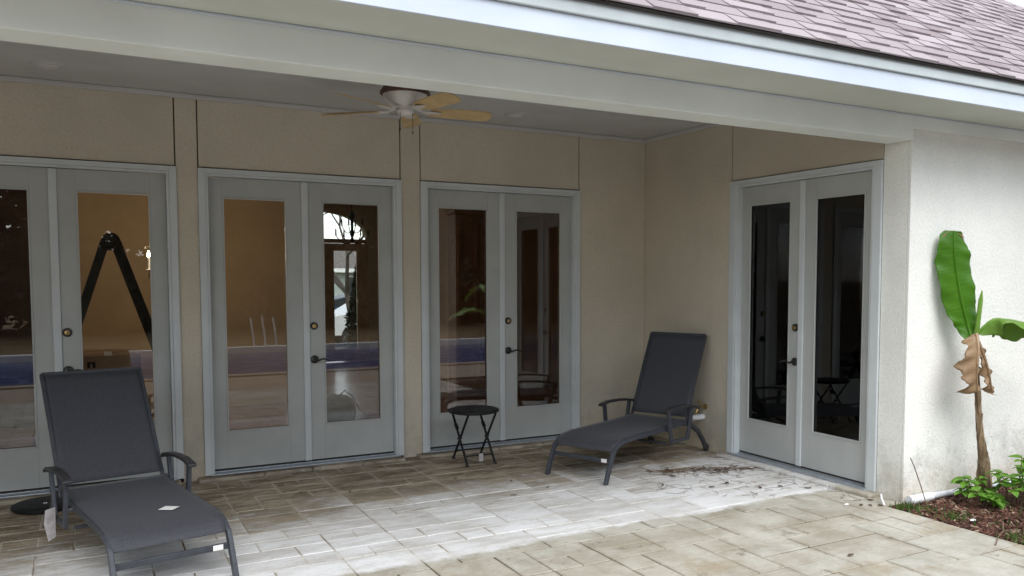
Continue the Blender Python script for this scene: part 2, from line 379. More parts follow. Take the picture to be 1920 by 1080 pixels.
for k, (ar, (cx, cy, wd, ht)) in enumerate(rated):
    dz = random.uniform(-.0025, .0015); tx, ty = random.uniform(-.002, .002), random.uniform(-.002, .002)
    if k < 298 and ar > 60:
        o = paver_mesh(wd, ht).build('paver', 'paver', patio, loc=(cx, cy, dz)); o.rotation_euler = (tx, ty, 0)
    else:
        pm = paver_mesh(wd, ht); b = len(rest.v); rest.v += [(x+cx, y+cy, z+dz) for x, y, z in pm.v]; rest.f += [tuple(b+i for i in q) for q in pm.f]
tag(rest.build('outlying_pavers', 'paver', patio), kind='stuff')
# ------------------------------------------------------------------ the house
house = empty('house', (0, 0, 0)); tag(house, 'cream stucco house with covered patio and brown shingle roof', 'house')
H = 3.16; ZC = 2.575
DOORS = [-5.475, -3.590, -1.683]; OW = .785; CO = .862     # centre, half opening, half outer casing
def wall(x0, x1, y0, y1, z0, z1, mat='stucco', name='wall', bevel=0): return box(name, mat, x0, x1, y0, y1, z0, z1, house, bevel)
# back wall: core with openings, then stucco skins parted by the control joints
edges = [XL]+[e for c in DOORS for e in (c-CO, c+CO)]+[0.0]
mb = MB(); xs = [XL]+[e for c in DOORS for e in (c-OW-.03, c+OW+.03)]+[.25]
for i in range(0, len(xs), 2): mb.box(xs[i], xs[i+1], .03, .2, -.1, H+.1)
for i in range(1, len(xs)-1, 2): mb.box(xs[i], xs[i+1], .03, .2, 2.545, H+.1)
mb.build('wall_core', 'dark', house)
for i in range(0, len(edges), 2): wall(edges[i], edges[i+1]-(0 if i == 6 else 0), 0, .03, -.1, H+.05, name='stucco_pier', bevel=.002)
for c in DOORS: wall(c-CO+.010, c+CO-.010, .002, .03, ZC+.009, H+.05, name='stucco_panel', bevel=.002)
# side wall (faces -x) with its door, and the outer front wall
SC = -2.254; SO = .76; SCO = .862
mb = MB()
for y0, y1 in ((D+.03, SC-SO-.03), (SC+SO+.03, .03)): mb.box(.03, .2, y0, y1, -.1, H+.1)
mb.box(.03, .2, SC-SO-.03, SC+SO+.03, 2.545, H+.1); mb.build('side_wall_core', 'dark', house)
wall(0, .03, SC+SCO, 0, -.1, H+.05, name='stucco_pier', bevel=.002)
wall(0, .03, D+.0305, SC-SCO, -.1, 2.80, 'stucco_lit', 'stucco_pier', .002)  # pier at the opening takes the lighter copy to look more strongly lit
wall(.002, .03, SC-SCO+.010, SC+SCO-.010, ZC+.009, H+.05, name='stucco_panel', bevel=.002)
box('front_wall', 'stucco_lit', 0, 11, D, D+.03, -.1, 2.80, house, .006)
box('front_wall_core', 'dark', .03, 11, D+.031, D+.2, -.1, 3.2, house)
box('east_wall', 'stucco_lit', 10.9, 11, D+.2, 9.2, -.1, 3.2, house)
# left end of the porch and outer shell
box('porch_end_wall', 'stucco', XL-.2, XL, D, .2, -.1, H+.1, house)
# porch ceiling boards with shadow joints, crown trim
mb = MB(); ys = [0.0, -1.02, -2.06, -3.12]
for a, b in zip(ys[:-1], ys[1:]): wall(XL, 0, b+.003, a-.003, H, H+.02, 'ceil', 'ceiling_board')
box('ceiling_deck', 'dark', XL, .2, -3.4, .2, H+.021, H+.1, house)
for nm, a in (('crown_trim', (XL, 0, -.035, -.0005, H-.04, H-.0005)), ('crown_trim', (-.035, -.0005, -3.12, -.036, H-.04, H-.0005))): box(nm, 'ceil', *a, house, .008)
# beam, frieze, soffit, fascia
BB = 2.685
box('beam', 'beam', XL, -.012, D-.02, D+.21, BB, 2.878, house, .006)
box('beam_top', 'ceil', XL, 0, D+.06, D+.2, 2.879, H+.1, house)
box('frieze_board', 'beam', -.0115, 11, D-.022, D-.0005, 2.768, 2.876, house, .004)
FY = -3.88; SZ = 2.862
box('soffit', 'soffit', XL, 11.4, FY+.02, -3.56, SZ+.0, SZ+.02, house)
box('soffit', 'soffit', XL, 11.4, -3.553, D-.02, SZ+.002, SZ+.02, house)
box('soffit_trim', 'fascia', XL, 11.4, D-.034, D-.0225, SZ-.012, SZ+.001, house, .004)
box('fascia', 'fascia', XL, 11.4, FY, FY+.02, SZ-.012, 2.965, house, .003)
box('drip_edge', 'drip', XL, 11.4, FY-.018, FY+.03, 2.966, 3.04, house, .006)
# roof
PT = .78; sl = math.atan(PT); ct, st_ = math.cos(sl), math.sin(sl); EY, EZ = FY-.045, 3.046; RX1 = 4.95
def roof_pt(x, t, n=0): return Vector((x, EY+t*ct-n*st_, EZ+t*st_+n*ct))
TM = 9.0
rb = MB(); rb.quad_strip([[roof_pt(XL, 0, -.004), roof_pt(RX1, 0, -.004), roof_pt(RX1-TM*ct, TM, -.004), roof_pt(XL, TM, -.004)], [roof_pt(XL, 0, -.02), roof_pt(RX1, 0, -.02), roof_pt(RX1-TM*ct, TM, -.02), roof_pt(XL, TM, -.02)]])
q = len(rb.v); A = roof_pt(RX1, 0, -.004); B = roof_pt(RX1-TM*ct, TM, -.004); YE = EY+2*TM*ct; zb_ = lambda y: EZ+(YE-y)*PT
rb.v += [tuple(A), tuple(B), (RX1, YE, EZ)]; rb.f += [(q, q+2, q+1)]
for x0_, x1_, ya_, yb_ in ((XL, -3.2, B.y, YE), (-3.2, -.3, B.y, 5.2), (-3.2, -.3, 8.7, YE), (-.3, RX1, B.y, YE)):  # back slope left open under the added roof glazing
    q = len(rb.v); rb.v += [(x0_, ya_, zb_(ya_)), (min(x1_, B.x) if ya_ == B.y and x1_ == RX1 else x1_, ya_, zb_(ya_)), (x1_, yb_, zb_(yb_)), (x0_, yb_, zb_(yb_))]; rb.f.append((q, q+1, q+2, q+3))
roof = rb.build('roof', 'dark', house)
MB().quad_strip([[(-3.2, 5.2, zb_(5.2)+d), (-.3, 5.2, zb_(5.2)+d), (-.3, 8.7, zb_(8.7)+d), (-3.2, 8.7, zb_(8.7)+d)] for d in (.01, .02)]).build('added_skylight', 'glass', roof)  # unseen roof glazing, added to brighten the foyer
def tab_mesh(raise_):
    mb = MB(); mb.v = [(0, 0, .004), (1, 0, .004), (1, 1, 0), (0, 1, 0), (0, 0, .013+raise_), (1, 0, .013+raise_), (1, 1, .004), (0, 1, .004)]
    mb.f = [(3, 2, 1, 0), (4, 5, 6, 7), (0, 1, 5, 4), (1, 2, 6, 5), (2, 3, 7, 6), (3, 0, 4, 7)]
    me = bpy.data.meshes.new('shingle'); me.from_pydata(mb.v, [], mb.f); me.materials.append(M['shingle']); return me
TABS = [tab_mesh(0), tab_mesh(.008)]; EXPO = .142; LEN = .20; tabs = []
for i in range(int(6.4/EXPO)):
    x = -5.4+random.uniform(0, .3); t = i*EXPO; k = random.random() < .5
    while x < RX1-t*ct:
        wd = random.uniform(.14, .36); wd = min(wd, RX1-t*ct-x)
        if wd > .03:
            p = project(roof_pt(x+wd/2, t+.07, .01)); vis = p and -20 < p[0] < 1940 and -10 < p[1] < 300
            tabs.append(((CAM-roof_pt(x, t)).length if vis else 99, x, t+random.uniform(-.004, .004), wd-.003, k))
        x += wd; k = not k
tabs.sort(key=lambda a: a[0]); rest = MB()
RM = Matrix((Vector((1, 0, 0)), Vector((0, ct, st_)), Vector((0, -st_, ct)))).transposed().to_4x4()
for n_, (d, x, t, wd, k) in enumerate(tabs):
    mw = Matrix.Translation(roof_pt(x, t))@RM@Matrix.Diagonal((wd, LEN, 1, 1))
    if n_ < 299 and d < 90: o = shared('shingle', TABS[k], roof); o.matrix_local = mw
    else:
        b = len(rest.v); rest.v += [tuple(mw@v.co) for v in TABS[k].vertices]; rest.f += [tuple(b+i for i in p.vertices) for p in TABS[k].polygons]
tag(rest.build('upper_shingles', 'shingle', roof), kind='stuff')
hc = MB(); n_ = 32
for i in range(n_):
    t0 = i*.2; c0 = roof_pt(RX1-t0*ct, t0, .012); c1 = roof_pt(RX1-(t0+.26)*ct, t0+.26, .004); s = Vector((1, 0, 0)); u = Vector((0, ct, st_))
    e = [c0-.13*s, c0+Vector((0, 0, .022)), c0+Vector((.09, .10, -.02)), c1+Vector((.09, .10, -.02)), c1+Vector((0, 0, .012)), c1-.13*s]; b = len(hc.v); hc.v += [tuple(v) for v in e]; hc.f += [(b, b+1, b+4, b+5), (b+1, b+2, b+3, b+4)]
hc.build('hip_cap', 'shingle', roof, solid=.006)
# ------------------------------------------------------------------ french doors (built facing -y at the origin)
GL, GB, GT = .26, .37, 2.352      # half glass width, glass bottom and top
def door_leaf_mesh(x0, x1, gc):
    mb = MB(); y0, y1 = .05, .094; zb, zt = .062, 2.512; a, b = gc-GL, gc+GL
    mb.box(x0, a, y0, y1, zb, zt).box(b, x1, y0, y1, zb, zt).box(a, b, y0+.0005, y1, zb, GB).box(a, b, y0+.0005, y1, GT, zt); return mb
def bead_mesh(gc):
    mb = MB(); a, b = gc-GL, gc+GL; y0, y1 = .044, .06; k = .014
    mb.box(a, a+k, y0, y1, GB, GT).box(b-k, b, y0, y1, GB, GT).box(a+k, b-k, y0, y1, GB, GB+k).box(a+k, b-k, y0, y1, GT-k, GT); return mb
def french_door(loc, rz, lever_leaf):
    hw = OW if rz == 0 else SO; ho = CO if rz == 0 else SCO
    mb = MB()                                             # casing with a stepped profile, jamb
    for a, b, y0 in ((hw+.022, ho, -.022), (hw+.002, hw+.0215, -.014)):
        t0, t1 = 2.512+(a-hw), 2.512+(b-hw) if b < ho else ZC
        mb.box(-b, -a, y0, -.0008, .03, t1).box(a, b, y0, -.0008, .03, t1).box(-a, a, y0, -.0008, t0, t1)
    mb.box(-hw-.028, -hw-.002, 0, .14, .03, 2.542).box(hw+.002, hw+.028, 0, .14, .03, 2.542).box(-hw-.002, hw+.002, 0, .14, 2.516, 2.542)
    d = mb.build('french_door', 'trim', house, bevel=.003); d.location = loc; d.rotation_euler = (0, 0, rz)
    gcs = (-hw+.105+GL-.01 if 0 else -(hw/2+.02), (hw/2+.02))
    for i, (x0, x1) in enumerate(((-hw, -.003), (.003, hw))):
        door_leaf_mesh(x0, x1, gcs[i]).build('door_leaf', 'door', d, bevel=.002)
        bead_mesh(gcs[i]).build('glazing_bead', 'door', d, bevel=.003)
        box('glass_pane', 'glass', gcs[i]-GL+.004, gcs[i]+GL-.004, .068, .074, GB+.003, GT-.003, d)
        box('sweep', 'dark', x0, x1, .052, .085, .047, .0615, d)
    box('astragal', 'trim', -.028, .028, .034, .0497, .06, 2.51, d, .004)
    th = MB().box(-hw-.03, hw+.03, -.05, .14, .028, .04).box(-hw-.03, hw+.03, .03, .12, .0402, .047); th.build('threshold', 'alu', d, bevel=.004)
    s = lever_leaf; hx = s*.066
    MB().lathe([(.0, .0495), (.034, .0495), (.034, .040), (.029, .032), (.018, .030), (.0, .030)], (hx, 0, 1.255), 24, 'y').build('deadbolt', 'bronze', d, smooth=True)
    MB().lathe([(0, .0298), (.019, .0298), (.019, .024), (.016, .022), (0, .022)], (hx, 0, 1.255), 20, 'y').box(hx-.0015, hx+.0015, .0212, .0219, 1.247, 1.263).build('lock_cylinder', 'brass', d, smooth=True)
    mb = MB().lathe([(.0, .0495), (.036, .0495), (.036, .042), (.030, .036), (.014, .033), (.012, .000), (0, 0)], (hx, 0, .958), 24, 'y')
    pts = [(hx, .004, .958)]+[(hx+s*.125*k/8, -.002-.012*math.sin(k/8*3), .958+.011*math.sin(k/8*5.4-1.2)-.004) for k in range(1, 9)]
    mb.tube(pts, [.011, .010, .009, .008, .008, .007, .007, .006, .004], 8); mb.build('lever_handle', 'bronze', d, smooth=True)
    return d
for c in DOORS: french_door((c, 0, 0), 0, 1)
french_door((0, SC, 0), -math.pi/2, -1)
# stone sill course in front of each door
def sill(x0, x1, y0, y1, ax):
    L = (x1-x0) if ax == 0 else (y1-y0); k = 4; p = 0; ws = [random.uniform(.7, 1.3) for _ in range(k)]; s = sum(ws)
    for wd in ws:
        a = p/s*L; b = (p+wd)/s*L-.006; p += wd
        o = (box('sill_stone', 'paver', x0+a, x0+b, y0+random.uniform(-.008, .008), y1, -.05, .026+random.uniform(-.003, .003), patio, .01) if ax == 0 else
             box('sill_stone', 'paver', x0+random.uniform(-.008, .008), x1, y0+a, y0+b, -.05, .026+random.uniform(-.003, .003), patio, .01))
for c in DOORS: sill(c-CO-.06, c+CO-.02, -.13, .14, 0)
sill(-.13, .14, SC-SCO-.04, SC+SCO+.03, 1)
# ------------------------------------------------------------------ interior
box('interior_floor', 'floor', XL, 10.9, .2, 9.2, -.1, .025, house)
KX0, KX1, KY0, KY1 = -3.2, -.3, 5.2, 8.7
MB().box(XL, KX0, .2, 9.2, 3.1, 3.3).box(KX1, 10.9, .2, 9.2, 3.1, 3.3).box(KX0, KX1, .2, KY0, 3.1, 3.3).box(KX0, KX1, KY1, 9.2, 3.1, 3.3).build('interior_ceiling', 'intceil', house)  # ceiling hole added to let sky light down into the foyer
zr = lambda y: EZ+(EY+2*TM*ct-y)*PT
mb = MB()
for x in (KX0, KX1): mb.quad_strip([[(x-.05, KY0, 3.3), (x-.05, KY1, 3.3), (x-.05, KY1, zr(KY1)-.05), (x-.05, KY0, zr(KY0)-.05)], [(x+.05, KY0, 3.3), (x+.05, KY1, 3.3), (x+.05, KY1, zr(KY1)-.05), (x+.05, KY0, zr(KY0)-.05)]])
for y in (KY0, KY1): mb.box(KX0+.05, KX1-.05, y-.05, y+.05, 3.3, zr(y)-.1)
mb.build('added_light_shaft', 'intceil', house)  # unseen shaft added to carry sky light to the foyer
box('interior_back_wall', 'tan', XL, 10.9, .201, .215, 2.56, 3.1, house)
def wall_x_added_window(x0, x1, ya, yb, wy0, wy1, wz0, wz1, mat):
    MB().box(x0, x1, ya, wy0, -.1, 3.3).box(x0, x1, wy1, yb, -.1, 3.3).box(x0, x1, wy0, wy1, -.1, wz0).box(x0, x1, wy0, wy1, wz1, 3.3).build('west_wall', mat, house)
    xm = (x0+x1)/2
    f = MB().box(xm-.04, xm+.04, wy0, wy0+.06, wz0, wz1).box(xm-.04, xm+.04, wy1-.06, wy1, wz0, wz1).box(xm-.04, xm+.04, wy0+.06, wy1-.06, wz0, wz0+.06).box(xm-.04, xm+.04, wy0+.06, wy1-.06, wz1-.06, wz1).build('window', 'trim', house)  # window and pane added out of view to brighten the interior
    box('pane', 'glass', xm-.003, xm+.003, wy0+.06, wy1-.06, wz0+.06, wz1-.06, f)
wall_x_added_window(XL-.2, XL, .201, 4.1, .3, 3.3, .15, 3.0, 'tan')
wall_x_added_window(XL-.2, XL, 4.1, 9.2, 4.5, 8.8, .15, 3.0, 'tan')
# tan wall with an arched opening to the foyer
mb = MB(); mb.box(XL, -2.95, 4, 4.2, 0, 3.1).box(-.6, 10.9, 4, 4.2, 0, 3.1)
n_ = 14; x0, x1 = -2.95, -.6
for i in range(n_):
    a, b = x0+(x1-x0)*i/n_, x0+(x1-x0)*(i+1)/n_; zf = lambda x: 2.62+.36*math.sqrt(max(0, 1-((x-(x0+x1)/2)/((x1-x0)/2))**2))
    q = len(mb.v); mb.v += [(a, 4, zf(a)), (b, 4, zf(b)), (b, 4, 3.1), (a, 4, 3.1), (a, 4.2, zf(a)), (b, 4.2, zf(b)), (b, 4.2, 3.1), (a, 4.2, 3.1)]
    mb.f += [(q, q+1, q+2, q+3), (q+4, q+7, q+6, q+5), (q, q+4, q+5, q+1)]
mb.build('arched_wall', 'tan', house)
box('foyer_wall', 'intbrown', -.12, 0, 4.2, 9.0, 0, 3.1, house)
box('kitchen_wall', 'intbrown', .12, 10.8, 3.86, 3.99, .03, 3.09, house)
box('room_divider', 'intbrown', 2.2, 2.3, .22, 3.85, .03, 3.09, house)
# front wall of the house on the street side, with double doors under an arched transom
FX, FH = -1.27, .95; y0, y1 = 9.0, 9.2; mb = MB()
mb.box(XL, -8.2, y0, y1, 0, 3.3).box(-8.2, -3.6, y0, y1, 0, .2).box(-8.2, -3.6, y0, y1, 2.9, 3.3).box(-3.6, FX-FH, y0, y1, 0, 3.3).box(FX+FH, 10.9, y0, y1, 0, 3.3)
wf = MB().box(-8.2, -8.14, 9.06, 9.14, .2, 2.9).box(-3.66, -3.6, 9.06, 9.14, .2, 2.9).box(-5.93, -5.87, 9.06, 9.14, .2, 2.9).box(-8.14, -3.66, 9.06, 9.14, 2.84, 2.9).build('window', 'trim', house)  # hidden window and panes, added to bring daylight towards the foyer
box('pane', 'glass', -8.14, -5.93, 9.09, 9.096, .2, 2.84, wf); box('pane', 'glass', -5.87, -3.66, 9.09, 9.096, .2, 2.84, wf)
zf = lambda x: 2.44+.52*math.sqrt(max(0, 1-((x-FX)/FH)**2))
for i in range(18):
    a, b = FX-FH+2*FH*i/18, FX-FH+2*FH*(i+1)/18; q = len(mb.v)
    mb.v += [(a, y0, zf(a)), (b, y0, zf(b)), (b, y0, 3.3), (a, y0, 3.3), (a, y1, zf(a)), (b, y1, zf(b)), (b, y1, 3.3), (a, y1, 3.3)]
    mb.f += [(q, q+1, q+2, q+3), (q+4, q+7, q+6, q+5), (q, q+4, q+5, q+1)]
mb.build('street_wall', 'tan', house)
fd = MB().box(FX-FH, FX+FH, 9.02, 9.12, 2.36, 2.44).box(FX-FH, FX-FH+.05, 9.02, 9.12, .03, 2.36).box(FX+FH-.05, FX+FH, 9.02, 9.12, .03, 2.36).build('front_door', 'wood', house)
for s in (-1, 1):
    a, b = (FX-.9, FX-.004) if s < 0 else (FX+.004, FX+.9); g0, g1 = (FX-.72, FX-.27) if s < 0 else (FX+.27, FX+.72)
    MB().box(a, g0, 9.04, 9.09, .04, 2.355).box(g1, b, 9.04, 9.09, .04, 2.355).box(g0, g1, 9.041, 9.09, .04, .28).box(g0, g1, 9.041, 9.09, 2.21, 2.355).build('door_leaf', 'wood', fd, bevel=.004)
    box('glass_pane', 'glass', g0, g1, 9.06, 9.066, .28, 2.21, fd)
tp = MB(); pts = [(FX-FH+2*FH*i/18, zf(FX-FH+2*FH*i/18)) for i in range(19)]
tp.quad_strip([[(x, 9.06, 2.44) for x, z in pts], [(x, 9.06, z) for x, z in pts]], closed=False); tp.build('transom_glass', 'glass', fd)
# dim room behind the side door
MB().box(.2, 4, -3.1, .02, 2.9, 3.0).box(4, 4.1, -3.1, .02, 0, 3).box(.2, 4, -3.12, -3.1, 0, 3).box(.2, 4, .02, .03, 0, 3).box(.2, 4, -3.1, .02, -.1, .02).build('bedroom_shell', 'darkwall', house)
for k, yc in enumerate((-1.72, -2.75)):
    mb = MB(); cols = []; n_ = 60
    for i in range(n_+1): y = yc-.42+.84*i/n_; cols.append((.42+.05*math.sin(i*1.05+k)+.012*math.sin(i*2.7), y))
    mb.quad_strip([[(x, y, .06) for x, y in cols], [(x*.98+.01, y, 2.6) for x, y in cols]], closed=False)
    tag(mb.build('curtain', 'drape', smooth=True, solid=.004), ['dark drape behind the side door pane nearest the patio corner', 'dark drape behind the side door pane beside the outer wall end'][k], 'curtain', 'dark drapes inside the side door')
# armoire, cabinets, ladder, boxes, chandelier, sconce, bag
ar = empty('armoire', (-6.35, 3.62, .025)); tag(ar, 'tall dark wooden cupboard standing indoors against the tan wall', 'cupboard')
box('carcass', 'darkwood', -.88, .88, -.24, .37, .0, 2.75, ar, .01)
for s in (-1, 1):
    dd = box('cupboard_door', 'darkwood', min(s*.02, s*.84), max(s*.02, s*.84), -.262, -.241, .12, 2.6, ar, .005); MB().lathe([(0, -.285), (.014, -.28), (.012, -.263), (0, -.2625)], (s*.06, 0, 1.2), 10, 'y').build('door_knob', 'bronze', dd)
kc = empty('kitchen_cabinet', (-.30, 3.55, .025)); tag(kc, 'brown wooden kitchen cabinet seen through the glass beside the foyer opening', 'cabinet')
box('carcass', 'cab', -.42, .30, 0, .3, 0, 2.55, kc, .005); box('cornice', 'cab', -.45, .33, -.03, .3, 2.551, 2.62, kc, .01)
for x0, x1, z0, z1 in ((-.40, -.07, 1.74, 2.52), (-.05, .28, 1.74, 2.52), (-.40, -.07, .1, 1.70), (-.05, .28, .1, 1.70)):
    o = MB().box(x0, x0+.06, -.022, -.001, z0, z1).box(x1-.06, x1, -.022, -.001, z0, z1).box(x0+.06, x1-.06, -.022, -.001, z0, z0+.06).box(x0+.06, x1-.06, -.022, -.001, z1-.06, z1).box(x0+.06, x1-.06, -.010, -.001, z0+.06, z1-.06).build('cabinet_door', 'cab', kc, bevel=.002)
ld = empty('stepladder', (-5.06, 1.35, .025)); tag(ld, 'dark folding ladder standing open in an A behind the glass door', 'ladder')
for s, nm in ((-1, 'ladder_section'), (1, 'ladder_section')):
    mb = MB()
    for yy in (-.21, .21): mb.bar([(s*.68, yy, 0), (s*.045, yy, 1.98)], .03, .075)
    sec = mb.build(nm, 'darkwood' if 0 else 'iron', ld, bevel=.004)
    for i in range(1, 7): f = i/7; MB().tube([(s*(.68-.635*f), -.2, 1.98*f), (s*(.68-.635*f), .2, 1.98*f)], .016, 8).build('rung', 'iron', sec)
for yy in (-.21, .21): MB().lathe([(0, -.03), (.075, -.03), (.075, .03), (0, .03)], (0, yy, 1.985), 20, 'y').build('hinge', 'iron', ld)
cb = empty('cardboard_box', (-5.12, .72, .025)); tag(cb, 'plain brown cardboard carton on a stack behind the glass door', 'box', 'cartons stacked indoors')
box('carton', 'box', -.24, .24, -.2, .2, .481, 1.0, cb, .006); box('tape', 'paper', -.03, .03, -.2005, .2005, .999, 1.0015, cb)
MB().box(-.16, -.14, -.2015, -.2001, .90, .95).box(-.12, -.10, -.2015, -.2001, .90, .95).box(-.14, -.12, -.2015, -.2001, .935, .95).build('printed_mark', 'black', cb)
cb2 = empty('cardboard_box', (-5.10, .74, .025)); tag(cb2, 'wider brown cardboard carton under the other carton behind the glass door', 'box', 'cartons stacked indoors')
box('carton', 'box', -.28, .28, -.24, .24, 0, .48, cb2, .006); box('tape', 'paper', -.03, .03, -.2405, .2405, .479, .4805, cb2)
tb = empty('tool_bag', (-2.80, 2.25, .025), .5); tag(tb, 'dark canvas bag with a loose cord on the indoor floor', 'bag')
mb = MB(); rings = []
for k, (wx, wy, z) in enumerate(((.26, .15, 0), (.28, .17, .08), (.26, .15, .2), (.18, .09, .27), (.10, .03, .29))): rings.append([(wx*math.copysign(abs(math.cos(a))**.6, math.cos(a)), wy*math.copysign(abs(math.sin(a))**.6, math.sin(a)), z+.015*math.sin(3*a+k)) for a in [2*math.pi*j/20 for j in range(20)]])
mb.quad_strip(rings).build('bag_body', 'bag', tb, smooth=True)
MB().tube([(.1, 0, .28), (.2, .02, .33), (.3, 0, .25), (.36, -.05, .1), (.42, -.1, .01), (.6, -.2, .012)], .008, 6).build('cord', 'iron', tb, smooth=True)
ch = empty('chandelier', (-1.66, 5.4, 2.28)); tag(ch, 'black iron candle chandelier hanging inside in front of the arched transom', 'chandelier')
MB().lathe([(0, -.05), (.03, -.03), (.018, .02), (.04, .08), (.02, .14), (.025, .3), (.05, .34), (.02, .42), (.006, .44), (.006, .82), (0, .82)], n=12).build('stem', 'iron', ch, smooth=True)
for k in range(8):
    a = k*math.pi/4+.2; R = .27 if k % 2 == 0 else .16; hb = 0 if k % 2 == 0 else .16
    pts = [(R*f*math.cos(a), R*f*math.sin(a), hb-.02-.07*math.sin(f*3.0)+.07*f*f) for f in [i/8 for i in range(9)]]
    o = MB().tube(pts, .007, 6).build('arm', 'iron', ch, smooth=True); p = pts[-1]
    MB().lathe([(0, 0), (.032, .006), (.012, .012), (.011, .10), (0, .10)], p, 10).build('candle', 'iron', o, smooth=True)
lc = empty('lit_chandelier', (-4.40, 2.2, 1.76)); tag(lc, 'lit candle chandelier half hidden behind the glass door by the ladder', 'chandelier')
MB().lathe([(0, -.16), (.02, -.14), (.035, -.08), (.015, -.02), (.03, .04), (.012, .1), (.006, .14), (.006, 1.34), (0, 1.34)], n=12).build('stem', 'bronze', lc, smooth=True)
for k in range(5):
    a = math.radians(183+72*k); R = .29; pts = [(R*f*math.cos(a), R*f*math.sin(a), -.04-.09*math.sin(f*3.1)+.04*f) for f in [i/8 for i in range(9)]]
    o = MB().tube(pts, .007, 6).build('arm', 'iron', lc, smooth=True); p = pts[-1]
    MB().lathe([(0, 0), (.032, .006), (.012, .012), (.0115, .13), (0, .13)], p, 10).build('candle', 'paper', o, smooth=True)
    MB().lathe([(0, .131), (.014, .145), (.012, .168), (.003, .20), (0, .201)], p, 10).build('bulb', 'flame', o, smooth=True)
    MB().lathe([(0, -.09), (.012, -.07), (.006, -.03), (0, -.01)], p, 8).build('drop', 'glass', o)
    pl = bpy.data.lights.new('bulb_light', 'POINT'); pl.energy = 1.8; pl.color = (1, .77, .53); pl.shadow_soft_size = .04
    po = bpy.data.objects.new('bulb_light', pl); COL.objects.link(po); po.parent = lc; po.location = (p[0], p[1], p[2]+.24)
# ------------------------------------------------------------------ recessed lights and ceiling fan
for k, (x, y) in enumerate(((-5.46, -.55), (-1.82, -.56))):
    o = empty('recessed_light', (x, y, H)); tag(o, ['round recessed ceiling light above the door with the ladder', 'round recessed ceiling light between the fan and the porch corner'][k], 'ceiling light', 'recessed porch lights')
    MB().lathe([(.07, -.0005), (.11, -.0005), (.108, -.012), (.075, -.016), (.07, -.004)], n=28).build('trim_ring', 'ceil', o, smooth=True)
    MB().lathe([(0, -.002), (.0695, -.002), (.0695, -.006), (0, -.008)], n=28).build('lens', 'fanwhite', o, smooth=True)
fan = empty('ceiling_fan', (-3.175, -1.42, H)); tag(fan, 'white and rusty brown ceiling fan with maple blades', 'fan')
MB().lathe([(0, -.001), (.15, -.001), (.15, -.06), (.155, -.065), (0, -.065)], n=32).build('mounting_collar', 'fanrust', fan, smooth=True)
MB().lathe([(.14, -.0505), (.162, -.06), (.184, -.095), (.184, -.108), (.165, -.112), (.14, -.1)], n=36, c=(0, 0, -.0165)).build('brown_band', 'fanrust', fan, smooth=True)
MB().lathe([(0, -.09), (.163, -.1125), (.155, -.145), (.115, -.185), (.08, -.195), (0, -.196)], n=36, c=(0, 0, -.0165)).build('motor_housing', 'fanwhite', fan, smooth=True)
MB().lathe([(0, -.1965), (.055, -.1965), (.05, -.215), (.06, -.222), (.062, -.24), (.045, -.262), (.015, -.268), (0, -.268)], n=24, c=(0, 0, -.0165)).build('switch_cup', 'fanwhite', fan, smooth=True)
for k, (x, y, l) in enumerate(((-.05, -.03, .11), (.045, -.035, .13))): MB().tube([(x, y, -.266), (x, y, -.266-l)], .0022, 5).lathe([(0, 0), (.005, .004), (.004, .02), (0, .022)], (x, y, -.286-l), 8).build('pull_chain', 'bronze', fan)
for k in range(5):
    a = math.radians(-7+72*k); ca, sa = math.cos(a), math.sin(a)
    tr = lambda x, y, z: (x*ca-y*sa, x*sa+y*ca, z-.0165)
    mb = MB(); mb.bar([tr(.07, 0, -.203), tr(.12, 0, -.222), tr(.17, 0, -.228), tr(.25, 0, -.228)], .032, .008)
    mb.quad_strip([[tr(.20+.075*math.cos(t), .048*math.sin(t), z) for t in [2*math.pi*j/16 for j in range(16)]] for z in (-.2335, -.2285)]); mb.build('blade_iron', 'fanwhite', fan, smooth=True)
    prof = [(.19, .045), (.22, .058), (.35, .066), (.55, .072), (.62, .070), (.655, .055), (.665, .02)]
    out = [(x, y) for x, y in prof]+[(x, -y) for x, y in prof[::-1]]
    MB().quad_strip([[tr(x, y, -.2275-.30*y+z) for x, y in out] for z in (0, .007)]).build('blade', 'maple', fan)
